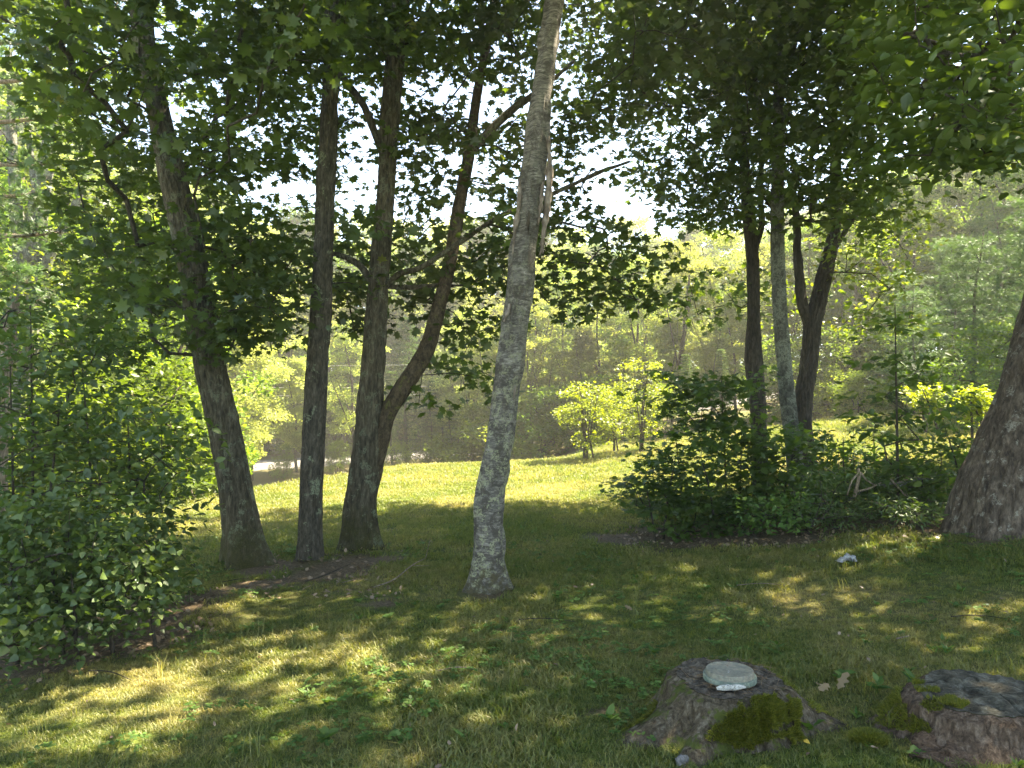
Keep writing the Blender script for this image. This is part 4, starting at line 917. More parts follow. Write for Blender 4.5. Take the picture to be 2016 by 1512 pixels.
def clover(seed):
    r = np.random.default_rng(seed); P_, D_, N_ = [], [], []
    for i in range(5):
        c = np.array([r.normal(0, .02), r.normal(0, .02), r.uniform(.02, .045)]); a0 = r.uniform(0, 6.28)
        for j in range(3): a = a0 + j * 2.094; P_.append(c); D_.append([math.cos(a), math.sin(a), .1]); N_.append([r.normal(0, .2), r.normal(0, .2), 1])
    return leaf_mesh('clover_tuft', (np.array([(0, 0, 0), (.42, .45, 0), (.35, .9, .03), (0, 1, -.02), (-.35, .9, .03), (-.42, .45, 0)], float), OVATE[1], OVATE[2]), np.array(P_), leaf_frames(np.array(N_), np.array(D_)), np.full(15, .017), r.random(15), [LM['tuft']])
def field(Y0, Y1, dens, rg, keep=None, soil_cut=.5):
    A = 0.5 * (Y1 - Y0) * ((.76 * Y0 + 1) + (.76 * Y1 + 1)) * 2; n = int(A * dens)
    y = rg.uniform(Y0, Y1, n * 2); x = rg.uniform(-1, 1, n * 2) * (.76 * Y1 + 1); ok = np.abs(x) < .76 * y + 1; x, y = x[ok][:n], y[ok][:n]
    ok = (soil_at(x, y) < rg.uniform(soil_cut - .35, soil_cut + .35, len(x)))
    s_ = y + 1.4 * np.maximum(0, -x - 3) ** 1.3; ok &= (s_ < 25 + 4 * (x > 3))
    if keep is not None: ok &= keep(x, y, rg)
    x, y = x[ok], y[ok]; return np.stack([x, y, H(x, y)], 1)
def rots(n, rg, t=.15): return np.stack([rg.normal(0, t, n), rg.normal(0, t, n), rg.uniform(0, 6.28, n)], 1)
rgG = np.random.default_rng(9)
def st_keep(x, y, rg):
    ok = (np.hypot(x - ST1[0], y - ST1[1]) > .36) & (np.hypot(x - ST2[0], y - ST2[1]) > .42)
    return ok
ST1 = G(1440, 1420); ST2 = G(1955, 1425)
short = [tuft(24, .034, .05, .0022, 61, .9), tuft(24, .042, .055, .0022, 62, 1.0), tuft(22, .03, .05, .0025, 63, 1.1)]
mid_t = [tuft(30, .05, .11, .004, 64, .9), tuft(30, .045, .12, .004, 65, .9)]
far_t = [tuft(30, .085, .22, .0075, 66, .8), tuft(30, .075, .22, .0075, 67, .8)]
p = np.vstack([field(2.0, 5.5, 900, rgG, st_keep), field(5.5, 8, 420, rgG)])
scatter('short_grass', ('short mown grass of the near lawn', 'grass'), short, p, rgG.uniform(.6, 1.3, len(p)) * (.75 + .5 * (noise3(p[:, 0] * 1.1, p[:, 1] * 1.1, 0, 31) > .05)), rots(len(p), rgG))
p = np.vstack([field(7.5, 13, 150, rgG), field(13, 16, 90, rgG)])
scatter('lawn_grass', ('mown grass round the trees', 'grass'), mid_t, p, rgG.uniform(.7, 1.3, len(p)), rots(len(p), rgG))
p = np.vstack([field(15.5, 30, 34, rgG)])
scatter('far_grass', ('mown grass of the sunny far lawn', 'grass'), far_t, p, rgG.uniform(.6, 1.1, len(p)), rots(len(p), rgG))
long_t = [tuft(7, .14, .03, .0022, 68, .7), tuft(6, .17, .04, .0022, 69, .6)]
p = field(2.2, 8, 22, rgG, lambda x, y, r: st_keep(x, y, r) & (noise3(x * .9, y * .9, 0, 33) > -.1))
scatter('long_grass', ('longer uncut grass blades scattered through the lawn', 'grass'), long_t, p, rgG.uniform(.5, 1.1, len(p)), rots(len(p), rgG))
p = field(2.2, 9, 55, rgG, lambda x, y, r: st_keep(x, y, r) & (noise3(x * 1.3, y * 1.3, 0, 35) + .5 * noise3(x * 4, y * 4, 0, 36) > .12))
scatter('clover_patch', ('patches of clover in the near lawn', 'clover'), [clover(1), clover(2)], p, rgG.uniform(.8, 1.5, len(p)), rots(len(p), rgG, .1))
p = field(2.4, 10, 16, rgG, lambda x, y, r: st_keep(x, y, r) & (noise3(x * 1.1, y * 1.1, 0, 37) > .0))
scatter('lawn_weeds', ('small broad leaved weeds in the lawn', 'weeds'), [rosette(7, .055, 3, OVATE, LM['tuft'], .45), rosette(6, .07, 4, LANCE, LM['tuft'], .9), rosette(8, .045, 5, OVATE, LM['tuft'], .3)], p, rgG.uniform(.6, 1.3, len(p)), rots(len(p), rgG, .1))
# leaf litter under the shrubs
def litter(n, px0, py0, px1, py1, rg):
    out = []
    for _ in range(n): out.append(G(rg.uniform(px0, px1), rg.uniform(py0, py1)))
    return np.array(out)
lp = [rosette(1, .075, s, t, LM['dry'], .15, .008) for s, t in ((1, OAK), (2, OVATE), (3, MAPLE), (4, OVATE))]
p = np.vstack([litter(600, 130, 1150, 430, 1300, rgG), litter(420, 480, 1085, 800, 1180, rgG), litter(520, 1230, 1030, 1620, 1080, rgG), litter(260, 1600, 1030, 1880, 1080, rgG), litter(90, 0, 1280, 200, 1330, rgG), litter(60, 1180, 1040, 1260, 1080, rgG)])
scatter('leaf_litter', ('brown dry leaf litter under the shrubs and round the maples', 'leaf litter'), lp, p, rgG.uniform(.5, 1.2, len(p)), rots(len(p), rgG, .35))
p = field(2.2, 12, 4.5, rgG, st_keep, .9)
scatter('fallen_leaves', ('dry leaves and bits scattered thinly over the lawn', 'leaf litter'), lp, p + [0, 0, .025], rgG.uniform(.35, .8, len(p)), rots(len(p), rgG, .4))

# ================================================================ STUMPS AND THE SMALL THINGS
def wood_mat(name, c0, c1, c2, zs=.12, sc=34, mossy=0.0):
    m, nt = mat_new(name); p = pos(nt); v = mapping(nt, p, (1, 1, zs)); n = noise(nt, v, sc, 5, .7, .6); n2 = noise(nt, p, 70, 4, .7)
    col = ramp(nt, [(.32, c0), (.5, c1), (.68, c2)], n)
    col = mixc(nt, col, ramp(nt, [(.35, (.5, .5, .5)), (.6, (1.1, 1.1, 1.1))], n2), .8, 'MULTIPLY')
    if mossy: col = mixc(nt, col, (.07, .085, .02), ramp(nt, [(.60 - mossy * .2, (0, 0, 0)), (.66 - mossy * .2, (1, 1, 1))], noise(nt, p, 9, 4, .7)))
    principled(nt, col, .95, bump(nt, n2, .008, .8, bump(nt, n, .02, 1)), .15); return m
M_SIDE = wood_mat('weathered_wood', (.035, .026, .015), (.10, .08, .052), (.19, .165, .12), mossy=.35)
M_ROT = wood_mat('rotten_red_wood', (.04, .028, .018), (.115, .08, .055), (.22, .17, .125))
M_TOP = wood_mat('stump_top', (.03, .024, .018), (.10, .085, .065), (.22, .19, .15), zs=1, sc=22)
M_TOP2 = wood_mat('grey_stump_top', (.025, .022, .016), (.08, .075, .055), (.17, .165, .13), zs=1, sc=16)
M_MOSS = leaf_mat('moss', [(0, (.07, .08, .01)), (.5, (.13, .145, .018)), (1, (.22, .22, .035))], .3, gloss=.02)
def stump(name, label, c, r_top, h, lobes, seed, mside, mtop, tilt=(0, 0), oval=(1, 1), mat_split=None, hole=None):
    root = thing(name, label, 'tree stump', c); n, m = 180, 34
    th = np.linspace(0, 2 * math.pi, n, endpoint=False); t = np.linspace(0, 1, m)
    TH, TT = np.meshgrid(th, t)
    def rad_at(TH, TT):
        cc, ss = np.cos(TH), np.sin(TH)
        r = r_top * (1 + .10 * noise3(cc * 1.4, ss * 1.4, 0, seed)); fl = (1 - TT) ** 1.9
        r = r + .11 * fl
        for a, amp, wd in lobes:
            dd = (TH - a + math.pi) % (2 * math.pi) - math.pi; r = r + amp * fl * np.exp(-(dd / wd) ** 2)
        r = r - .05 * sst(.80, 1.0, TT) ** 2
        r = r + .020 * (1 - 2 * np.abs(noise3(cc * 7, ss * 7, TT * .7, seed + 1))) + .010 * noise3(cc * 18, ss * 18, TT * 2, seed + 2)
        return r
    R = rad_at(TH, TT); X = c[0] + R * np.cos(TH) * oval[0]; Y = c[1] + R * np.sin(TH) * oval[1]
    zt = c[2] + h + tilt[0] * (X - c[0]) + tilt[1] * (Y - c[1]) + .012 * noise3(X * 9, Y * 9, 0, seed + 3)
    zb = H(X, Y) - .05; Z = zb + (zt - zb) * TT
    V = np.stack([X, Y, Z], -1).reshape(-1, 3); i = np.arange(m - 1)[:, None] * n; j = np.arange(n)[None]; k = (j + 1) % n
    Q = np.stack([i + j, i + k, i + n + k, i + n + j], -1).reshape(-1, 4)
    link('side', raw_mesh('side', V, Q, np.full(len(Q), 4), [mside], True), root)
    rr = np.linspace(1, 0.02, 26)[:, None]; Rt = rad_at(th[None], np.ones((1, n)))
    X = c[0] + Rt * rr * np.cos(th) * oval[0]; Y = c[1] + Rt * rr * np.sin(th) * oval[1]
    ang = th[None] + 0 * rr
    cr = np.abs(noise3(np.cos(ang) * 5, np.sin(ang) * 5, rr * .6, seed + 4)); Z = c[2] + h + tilt[0] * (X - c[0]) + tilt[1] * (Y - c[1]) + .012 * noise3(X * 9, Y * 9, 0, seed + 3)
    Z = Z + sst(1.0, .9, rr) * (.012 * noise3(X * 22, Y * 22, 0, seed + 6) - .022 * sst(.10, 0, cr) * sst(1.0, .6, rr)) + .003
    V = np.stack([X, Y, Z], -1).reshape(-1, 3); mm = len(rr); i = np.arange(mm - 1)[:, None] * n
    Q = np.stack([i + j, i + k, i + n + k, i + n + j], -1).reshape(-1, 4); L = np.concatenate([Q.ravel(), (mm - 1) * n + np.arange(n)]); Sz = np.concatenate([np.full(len(Q), 4), [n]])
    link('top', raw_mesh('top', V, L, Sz, [mtop], True), root)
    return root, rad_at
def moss_cover(root, pts, nrm, rg, per=1, size=.019):
    pts = np.asarray(pts); nrm = np.asarray(nrm); n = len(pts)
    tm = (np.array([(-.12, 0, 0), (.12, 0, 0), (0, 1, .05)], float), np.array([0, 1, 2]), np.array([3]))
    d = nrm + rg.normal(0, .45, nrm.shape); z = np.cross(d, rg.normal(size=d.shape))
    o = link('moss', leaf_mesh('moss', tm, pts, leaf_frames(z, d), size * rg.uniform(.6, 1.3, n), rg.random(n), [M_MOSS]), root); o['kind'] = 'stuff'
def side_patch(c, rad_at, h, a0, a1, t0, t1, n, rg, oval=(1, 1), off=.008, cut=-.15, seed=50):
    a = rg.uniform(a0, a1, n); t = rg.uniform(t0, t1, n); R = rad_at(a, t) + off
    keep = noise3(a * 3, t * 4, 0, seed) + .3 * noise3(a * 12, t * 12, 0, seed) - 1.3 * (1 - sst(0, .22 * (a1 - a0), a - a0)) - 1.3 * (1 - sst(0, .22 * (a1 - a0), a1 - a)) - .8 * (1 - sst(t0, t0 + .2, t)) > cut - .1; a, t, R = a[keep], t[keep], R[keep]
    x = c[0] + R * np.cos(a) * oval[0]; y = c[1] + R * np.sin(a) * oval[1]; zb = H(x, y) - .05
    z = zb + (c[2] + h - zb) * t + .006
    return np.stack([x, y, z], 1), np.stack([np.cos(a) * .8, np.sin(a) * .8, np.full(len(a), .6)], 1)
rgS = np.random.default_rng(4)
H1 = .215
s1, rad1 = stump('tree_stump', 'weathered mossy stump with spreading roots carrying the green metal pan', ST1, .285, H1, [(math.radians(203), .42, .30), (math.radians(236), .36, .15), (math.radians(-8), .30, .34), (math.radians(75), .12, .3), (math.radians(140), .08, .3)], 71, M_SIDE, M_TOP, oval=(1.05, 1.0), tilt=(.0, .04))
a = [side_patch(ST1, rad1, H1, math.radians(238), math.radians(328), .25, 1.0, 26000, rgS, (1.05, 1), off=.022, cut=-.45), side_patch(ST1, rad1, H1, math.radians(-30), math.radians(70), .3, 1.0, 6000, rgS, (1.05, 1)), side_patch(ST1, rad1, H1, math.radians(150), math.radians(200), .05, .4, 3000, rgS, (1.05, 1))]
moss_cover(s1, np.vstack([x[0] for x in a]), np.vstack([x[1] for x in a]), rgS)
# needles and chips lying on the stump
zt1 = ST1[2] + H1
pp = []; 
for _ in range(160):
    r_, t_ = .26 * math.sqrt(rgS.random()), rgS.uniform(0, 6.28); pp.append((ST1[0] + r_ * math.cos(t_), ST1[1] + r_ * math.sin(t_), zt1 + .016))
pp = np.array(pp); d = rgS.normal(size=pp.shape) * [1, 1, .08]; d = unit(d)
g = Geo(); g.add(*prisms(pp, pp + d * rgS.uniform(.03, .09, (len(pp), 1)), np.full(len(pp), .0013), np.full(len(pp), .0009), 3))
o = link('pine_needle_litter', g.mesh('pine_needle_litter', [bark_mat('dry_needles', (.16, .10, .05), (.36, .26, .15))])); o['kind'] = 'stuff'; o['label'] = 'dry brown pine needles lying on the top of the stump with the pan'; o['category'] = 'litter'
H2 = .145
s2, rad2 = stump('tree_stump', 'rotting red-sided stump with a dark flat top at the right edge', ST2, .38, H2, [(math.radians(170), .12, .35), (math.radians(235), .10, .3), (math.radians(300), .12, .3)], 75, M_ROT, M_TOP2, tilt=(-.02, .03), oval=(1.1, .82))
a = side_patch(ST2, rad2, H2, math.radians(150), math.radians(222), .3, 1.0, 9000, rgS, (1.1, .82), cut=-.3)
moss_cover(s2, *a, rgS)
# moss creeping over the left of the second stump's top
th = rgS.uniform(math.radians(145), math.radians(225), 6000); rr = rgS.uniform(.62, 1, 6000) ** .7; R = rad2(th, np.ones(6000)); k = noise3(np.cos(th) * rr * 6, np.sin(th) * rr * 6, 0, 3) + rr * 1.2 > .95; th, rr, R = th[k], rr[k], R[k]
X = ST2[0] + R * rr * np.cos(th) * 1.1; Y = ST2[1] + R * rr * np.sin(th) * .82
moss_cover(s2, np.stack([X, Y, ST2[2] + H2 - .02 * (X - ST2[0]) + .03 * (Y - ST2[1]) + .006], 1), np.tile([0, 0, 1.], (len(X), 1)), rgS)
# splinters on the rotten side
for k in range(34):
    a = math.radians(rgS.uniform(225, 320)); R = float(rad2(a, .9)) + .008; x, y = ST2[0] + R * math.cos(a) * 1.1, ST2[1] + R * math.sin(a) * .82
    z1 = ST2[2] + H2 * rgS.uniform(.6, .95); z0 = z1 - rgS.uniform(.05, .12); R0 = R + rgS.uniform(.01, .035)
    g = Geo(); g.add(*tube([(ST2[0] + R0 * math.cos(a) * 1.1, ST2[1] + R0 * math.sin(a) * .82, z0), (x, y, z1)], [.002, rgS.uniform(.004, .008)], 4)); link('splinter', g.mesh('splinter', [M_ROT]), s2)

# verdigris pan, upside down on the stump
m, nt_ = mat_new('tarnished_metal'); p_ = pos(nt_); n1 = noise(nt_, p_, 16, 6, .7, .8); n2 = noise(nt_, p_, 60, 4, .7)
c = ramp(nt_, [(.35, (.12, .125, .10)), (.48, (.18, .18, .14)), (.58, (.25, .23, .17)), (.68, (.20, .13, .08))], n1); c = mixc(nt_, c, ramp(nt_, [(.35, (.6, .6, .6)), (.6, (1.15, 1.15, 1.15))], n2), .7, 'MULTIPLY')
principled(nt_, c, .55, bump(nt_, n2, .0007, .6), .4); M_PANTOP = m
m, nt_ = mat_new('verdigris_metal'); p_ = pos(nt_)
n1 = noise(nt_, p_, 18, 6, .7, .8); n2 = noise(nt_, p_, 60, 4, .7)
c = ramp(nt_, [(.35, (.07, .12, .095)), (.5, (.135, .18, .14)), (.6, (.22, .25, .195)), (.7, (.12, .13, .09))], n1); c = mixc(nt_, c, ramp(nt_, [(.35, (.55, .55, .55)), (.6, (1.15, 1.15, 1.15))], n2), .7, 'MULTIPLY')
principled(nt_, c, .6, bump(nt_, n2, .0007, .6), .4); M_PAN = m
pc = np.array([(1432 - 1008) / F * 3.77, 3.77, zt1 + .012])
def lathe(root, name, prof, mat, c, seg=72, wob=0.0):
    th = np.linspace(0, 2 * math.pi, seg, endpoint=False); prof = np.array(prof); V = []
    for r, z in prof: V.append(np.stack([c[0] + r * np.cos(th) * (1 + wob * np.sin(3 * th)), c[1] + r * np.sin(th), c[2] + z + 0 * th], 1))
    V = np.array(V).reshape(-1, 3); nn = len(prof); i = np.arange(nn - 1)[:, None] * seg; j = np.arange(seg)[None]; k = (j + 1) % seg
    Q = np.stack([i + j, i + k, i + seg + k, i + seg + j], -1).reshape(-1, 4); L = np.concatenate([Q.ravel(), (nn - 1) * seg + np.arange(seg)]); Sz = np.concatenate([np.full(len(Q), 4), [seg]])
    return link(name, raw_mesh(name, V, L, Sz, [mat], False), root)
root = thing('metal_pan', 'round pan green with verdigris, upside down on the mossy stump', 'pan', pc)
lathe(root, 'rim', [(.112, 0), (.128, -.002), (.1305, .002), (.1305, .003), (.130, .021), (.1298, .0222), (.128, .0240), (.1275, .0242), (.117, .0245), (.1168, .0245)], M_PAN, pc, wob=.006)
lathe(root, 'base', [(.1180, .023), (.1178, .0240), (.1150, .046), (.1148, .0470), (.1130, .0495), (.1125, .0498), (.107, .0500), (.1065, .0498), (.104, .0465), (.1035, .0462), (.06, .0450), (.01, .0455)], M_PANTOP, pc, wob=.006)
g = Geo(); g.add(*tube([(pc[0] - .02, pc[1] - .03, pc[2] + .0475), (pc[0] - .012, pc[1] - .032, pc[2] + .0500)], [.007, .005], 8))
m, nt_ = mat_new('white_chalky'); principled(nt_, ramp(nt_, [(.35, (.12, .12, .10)), (.5, (.42, .42, .38)), (.7, (.66, .66, .62))], noise(nt_, pos(nt_), 70, 4, .7)), .8, bump(nt_, noise(nt_, pos(nt_), 60, 4), .006)); M_WHITE = m
o = link('bird_dropping', g.mesh('bird_dropping', [M_WHITE])); o['label'] = 'tiny white bird dropping on top of the verdigris pan'; o['category'] = 'dropping'
def chunk(name, label, cat, c, dims, mat, seed, rz=0., nu=26, nv=14, rough=.25, group=None):
    """an irregular lump or flake, closed"""
    u = np.linspace(0, 2 * math.pi, nu, endpoint=False); v = np.linspace(-math.pi / 2, math.pi / 2, nv)
    U, Vv = np.meshgrid(u, v); x, y, z = np.cos(Vv) * np.cos(U), np.cos(Vv) * np.sin(U), np.sin(Vv)
    r = 1 + rough * noise3(x * 1.7 + seed, y * 1.7, z * 1.7, seed) + rough * .5 * noise3(x * 5, y * 5, z * 5, seed + 1)
    r = r * (1 / np.maximum(.6, np.maximum(np.abs(x), np.abs(y)))) ** .35
    X, Y, Z = x * r * dims[0], y * r * dims[1], z * r * dims[2]; cr, sr = math.cos(rz), math.sin(rz)
    V = np.stack([c[0] + X * cr - Y * sr, c[1] + X * sr + Y * cr, c[2] + Z], -1).reshape(-1, 3); i = np.arange(nv - 1)[:, None] * nu; j = np.arange(nu)[None]; k = (j + 1) % nu
    Q = np.stack([i + j, i + k, i + nu + k, i + nu + j], -1).reshape(-1, 4)
    o = link(name, raw_mesh(name, V, Q, np.full(len(Q), 4), [mat], True)); o['label'] = label; o['category'] = cat
    if group: o['group'] = group
    return o
chunk('bark_flake', 'flat white lichen-covered bark flake leaning on the front of the verdigris pan', 'bark', (pc[0] - .035, pc[1] - .138, zt1 + .022), (.066, .012, .013), M_WHITE, 5, .05, rough=.3)
M_STONE = wood_mat('stone', (.09, .085, .08), (.17, .165, .155), (.26, .25, .24), zs=1, sc=12)
q = G(1343, 1508); chunk('stone', 'small rounded grey stone at the foot of the stump root, bottom edge', 'stone', q + [0, 0, .015], (.03, .025, .025), M_STONE, 8)
q = G(1712, 1462); c0 = q
root = thing('moss_cushion', 'round yellow green moss cushion between the two stumps', 'moss', q)
pts = []; 
for _ in range(5000):
    a, r = rgS.uniform(0, 6.28), math.sqrt(rgS.random()); hh = .035 * math.sqrt(max(0, 1 - r * r)); pts.append((q[0] + .085 * r * math.cos(a), q[1] + .07 * r * math.sin(a), q[2] + hh))
pts = np.array(pts); moss_cover(root, pts, unit((pts - q) * [1, 1, 2] + [0, 0, .02]), rgS)
q = G(1895, 1475); chunk('rotten_wood_heap', 'crumbled mound of brown rotten wood in front of the red-sided stump', 'rotten wood', q + [0, 0, -.01], (.19, .12, .05), wood_mat('crumbled_wood', (.05, .03, .02), (.13, .085, .055), (.21, .15, .105), zs=1, sc=40), 14, .2, 40, 24, .5)
def single_leaf(name, label, px, py, size, tmpl, mat, seed, n=1, up=.25, lift=.03):
    q = G(px, py); r = np.random.default_rng(seed); a = r.uniform(0, 6.28, n)
    d = np.stack([np.cos(a), np.sin(a), np.full(n, up)], 1); nr = np.stack([r.normal(0, .35, n), r.normal(-.4, .2, n), np.ones(n)], 1)
    o = link(name, leaf_mesh(name, tmpl, np.tile(q + [0, 0, lift], (n, 1)), leaf_frames(nr, d), np.full(n, size), np.full(n, .9), [mat])); o['label'] = label; o['category'] = 'leaf'; return o
M_TAN = leaf_mat('tan_leaf', [(0, (.20, .14, .075)), (1, (.27, .20, .11))], .2, tcol=(1.1, .9, .7)); M_YEL = leaf_mat('golden_leaf', [(0, (.55, .36, .05)), (1, (.62, .42, .07))], .3)
single_leaf('dry_leaf', 'large curled tan dead leaf on the grass right of the mossy stump', 1650, 1372, .12, OAK, M_TAN, 3, up=.35, lift=.04)
single_leaf('dry_leaf', 'pale dead leaf lying behind the large curled tan leaf', 1632, 1362, .09, OAK, M_TAN, 7, lift=.04)
single_leaf('yellow_leaf', 'small golden yellow leaf in front of the mossy stump', 1582, 1470, .035, OVATE, M_YEL, 5, lift=.03)
single_leaf('dry_leaf', 'light green-grey fallen leaf alone on the lawn right of the birch foot', 1230, 1202, .07, OAK, M_TAN, 9, lift=.04)
q = G(1668, 1113); 
def crumple(name, label, cat, q, w, h, seed, mat):
    r = np.random.default_rng(seed); n = 16; u = np.linspace(-1, 1, n); U, V_ = np.meshgrid(u, u)
    Z = .5 * np.abs(noise3(U * 1.6, V_ * 1.6, 0, seed)) + .25 * np.abs(noise3(U * 4, V_ * 4, 0, seed + 1)); 
    X = q[0] + U * w * (1 + .2 * noise3(U, V_, 3, seed)); Y = q[1] + V_ * w * .5 + .2 * w * noise3(U * 2, V_ * 2, 5, seed); Zz = q[2] + .03 + Z * h * 2 * np.exp(-((U - .3) ** 2) * 1.5)
    A = np.stack([X, Y, Zz], -1).reshape(-1, 3); i = np.arange(n - 1)[:, None] * n; j = np.arange(n - 1)[None]; Q = np.stack([i + j, i + j + 1, i + n + j + 1, i + n + j], -1).reshape(-1, 4)
    ring = list(range(n)) + [k * n + n - 1 for k in range(1, n)] + [(n - 1) * n + k for k in range(n - 2, -1, -1)] + [k * n for k in range(n - 2, 0, -1)]
    N = n * n; B = A - [0, 0, .004]; rim = np.array([[ring[k], ring[k] + N, ring[(k + 1) % len(ring)] + N, ring[(k + 1) % len(ring)]] for k in range(len(ring))])
    L = np.concatenate([Q, Q[:, ::-1] + N, rim]); o = link(name, raw_mesh(name, np.vstack([A, B]), L, np.full(len(L), 4), [mat])); o['label'] = label; o['category'] = cat
m, nt_ = mat_new('white_paper'); principled(nt_, ramp(nt_, [(.4, (.26, .26, .255)), (.6, (.42, .42, .41))], noise(nt_, pos(nt_), 25, 3)), .7)
crumple('paper_scrap', 'crumpled white scrap lying on the shaded grass left of the old trunk', 'litter', q, .09, .09, 6, m)
# sticks
def stick(name, label, cat, paths, mat, base=None, group=None):
    root = thing(name, label, cat, base if base is not None else paths[0][0][0], group)
    for k, (pts, rr) in enumerate(paths):
        g = Geo(); g.add(*tube(np.array(pts), rr, 7, .04)); link('branch' if k else 'stem', g.mesh('branch', [mat], True), root)
    return root
def gz(px, py, dz=.03): q = G(px, py); return q + np.array([0, 0, dz])
stick('fallen_branch', 'thin fallen branch with an upright twig lying on the grass left of the birch', 'fallen branch',
      [([gz(735, 1163), gz(775, 1152, .05), gz(810, 1130, .08), gz(838, 1118, .10)], [.006, .007, .006, .004]), ([gz(838, 1118, .10), gz(846, 1125, .3), P(852, 1068, 7.4)], [.004, .003, .0015]), ([gz(810, 1130, .08), gz(845, 1128, .07)], [.004, .002])], BK['pale'])
stick('fallen_branch', 'long thin dark branch lying in front of the forked maple', 'fallen branch', [([gz(600, 1152), gz(640, 1142, .05), gz(690, 1120, .05)], [.006, .008, .004])], BK['twig'])
stick('fallen_branch', 'tiny pale stick alone on the lawn behind the second stump', 'fallen branch', [([gz(1765, 1268, .035), gz(1790, 1265, .04)], [.006, .004])], BK['pale'])
b = P(1690, 965, 8.2)
stick('broken_branch', 'bleached forked stick standing in the brush at the right', 'broken branch',
      [([P(1682, 978, 8.3), P(1688, 955, 8.25), P(1692, 935, 8.2), P(1690, 922, 8.2)], [.020, .02, .018, .012]), ([P(1692, 932, 8.2), P(1678, 945, 8.2), P(1668, 975, 8.2)], [.012, .010, .006]), ([P(1694, 930, 8.2), P(1706, 945, 8.2), P(1722, 955, 8.2)], [.012, .009, .005]), ([P(1684, 968, 8.28), P(1710, 962, 8.2), P(1735, 950, 8.2)], [.012, .009, .005])], BK['pale'], base=G(1685, 990))
rgK = np.random.default_rng(12)
root = thing('brush_pile', 'tangled pile of bare grey sticks on the bank left of the old trunk', 'brush pile', G(1720, 1000))
for k in range(46):
    c = G(rgK.uniform(1600, 1850), rgK.uniform(975, 1030)) + [0, 0, rgK.uniform(.05, .5)]; a = rgK.uniform(-.9, .9); L = rgK.uniform(.3, 1.0); d = np.array([math.cos(a), rgK.normal(0, .4), math.sin(a) * .8]) * L
    p_s = [c - d / 2, c + rgK.normal(0, .04, 3), c + d / 2]
    for q_ in p_s: q_[2] = max(q_[2], float(H(q_[0], q_[1])) + .02)
    g = Geo(); g.add(*tube(p_s, [rgK.uniform(.005, .012), .006, .002], 6, .1)); link('stick', g.mesh('stick', [BK['grey'] if k % 3 else BK['pale']], True), root)
root = thing('brush_pile', 'heap of pale cut sticks on the sunny bank beside the tiny yellow shrub', 'brush pile', gp(1825, 18))
for k in range(14):
    c = gp(rgK.uniform(1805, 1850), 18) + [0, 0, rgK.uniform(.1, .5)]; d = np.array([rgK.normal(-.5, .3), rgK.normal(0, .2), rgK.uniform(.2, .9)]) * .5
    g = Geo(); g.add(*tube([c - d, c + d], [.02, .008], 6, .2)); link('stick', g.mesh('stick', [BK['pale']], True), root)
for k, (px, py, lab) in enumerate([(470, 1150, 'short dead stick on the leaf litter at the foot of the leaning maple'), (700, 1150, 'short curved stick on the litter below the forked maple'), (1075, 1230, 'small dead twig on the lawn in front of the birch'), (900, 1330, 'thin bent twig lying in the middle of the near lawn'), (215, 1340, 'dark twig on the lawn below the lilac'), (1500, 1160, 'thin twig on the lawn left of the white scrap'), (1930, 1225, 'dry curved stem lying in the grass at the right edge')]):
    c = gz(px, py, .03); a = rgK.uniform(-.6, .6); L = rgK.uniform(.12, .22); d = np.array([math.cos(a), math.sin(a), .03]) * L
    stick('twig', lab, 'twig', [([c - d, c + [0, .02, .012], c + d], [.004, .0035, .0015])], BK['pale'] if k % 2 else BK['twig'], base=c)
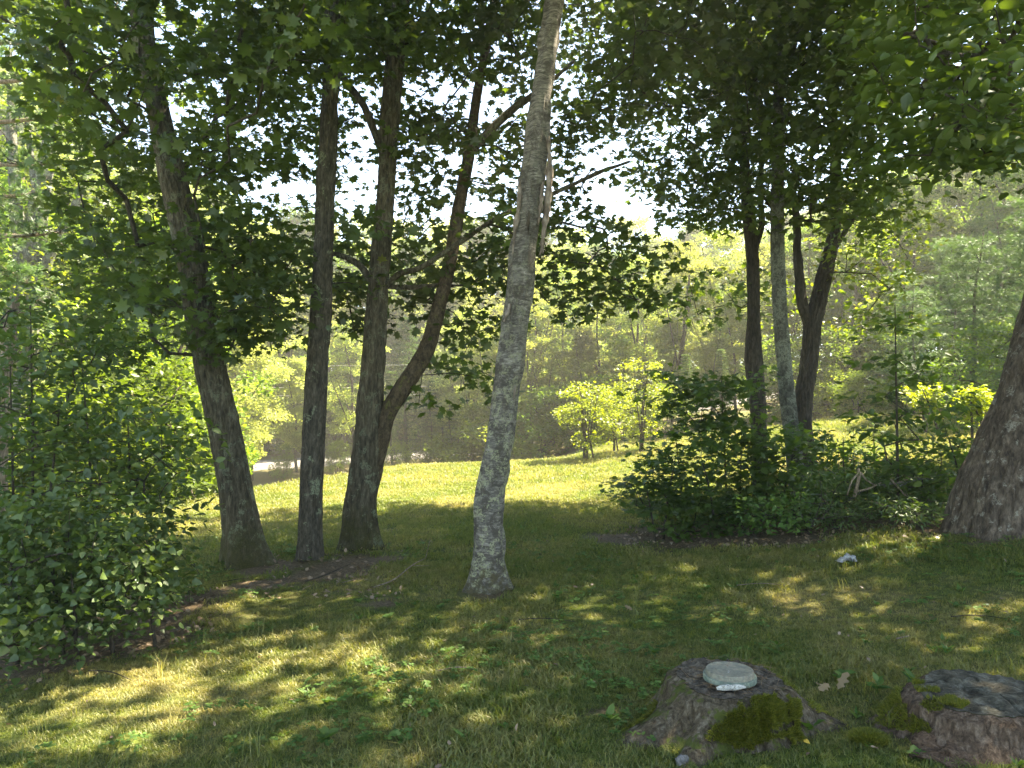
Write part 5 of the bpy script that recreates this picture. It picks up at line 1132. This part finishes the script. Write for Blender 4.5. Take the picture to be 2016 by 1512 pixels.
# countable weeds round the stumps
def weed(label, px, py, n, size, stalk, seed, tmpl=OVATE):
    q = G(px, py); r = np.random.default_rng(seed); root = thing('weed', label, 'weed', q); pm = leaf_protos('leaf', tmpl, LM['tuft'])
    for i in range(n):
        a = 6.28 * i / n + r.normal(0, .3); hh = stalk * r.uniform(.4, 1); b = q + [0, 0, hh]; up = r.uniform(.2, 1.1)
        d = np.array([[math.cos(a), math.sin(a), up]]); nr = np.array([[-math.cos(a) * up, -math.sin(a) * up, 1.]]) + r.normal(0, .15, (1, 3)); Mx = leaf_frames(nr, d)[0]; s = size * r.uniform(.6, 1.1)
        o = bpy.data.objects.new('leaf', pm[int(r.integers(4))]); COL.objects.link(o); o.parent = root
        mm = Matrix([list(map(float, v)) for v in Mx * s]).to_4x4(); mm.translation = Vector((0, 0, hh)); o.matrix_basis = mm
    g = Geo(); g.add(*tube([q - [0, 0, .02], q + [0, 0, stalk]], [.0025, .0015], 5)); link('stem', g.mesh('stem', [LM['tuft']]), root)
weed('weed with four broad leaves beside the golden yellow leaf', 1590, 1448, 5, .10, .03, 1)
weed('broad leaved weed at the right edge below the red-sided stump', 1995, 1455, 4, .13, .05, 2)
weed('leafy weed growing up against the moss of the red-sided stump', 1800, 1385, 9, .085, .12, 3)
weed('weed with narrow leaves at the foot of the red-sided stump', 1832, 1440, 8, .08, .10, 4)
weed('upright weed in front of the mossy stump', 1415, 1468, 6, .07, .09, 5)
weed('weed behind the mossy stump, at its right', 1530, 1288, 6, .09, .06, 6, LANCE)
weed('leafy weed on the grass halfway between the two stumps', 1728, 1368, 8, .08, .07, 7)
weed('broad leaves behind the large curled tan leaf', 1660, 1345, 6, .09, .05, 8)
weed('pale leaved weed at the bottom edge left of the centre', 640, 1470, 7, .08, .06, 9)
weed('leafy weed on the bare soil left of the mossy stump', 1200, 1430, 7, .07, .05, 10)
weed('weed in front of the birch, right of its foot', 1100, 1185, 8, .08, .07, 11)
weed('weed clump in the lawn right of centre', 1290, 1300, 7, .07, .05, 12)

# ================================================================ HAZE
if HAZE > 0:
    x0, x1, y0, y1, z0, z1 = -90, 90, -40, 110, -5, 30
    V = [(x, y, z) for z in (z0, z1) for y in (y0, y1) for x in (x0, x1)]; Q = [[0, 2, 3, 1], [4, 5, 7, 6], [0, 1, 5, 4], [2, 6, 7, 3], [0, 4, 6, 2], [1, 3, 7, 5]]
    m = bpy.data.materials.new('haze'); m.use_nodes = True; nt_ = m.node_tree; nt_.nodes.clear(); v = nt_.nodes.new('ShaderNodeVolumePrincipled'); v.inputs['Density'].default_value = HAZE; v.inputs['Color'].default_value = (1, .97, .86, 1); v.inputs['Anisotropy'].default_value = .5
    o = nt_.nodes.new('ShaderNodeOutputMaterial'); nt_.links.new(v.outputs[0], o.inputs['Volume'])
    link('haze', raw_mesh('haze', np.array(V), np.array(Q), np.full(6, 4), [m]), kind='stuff')
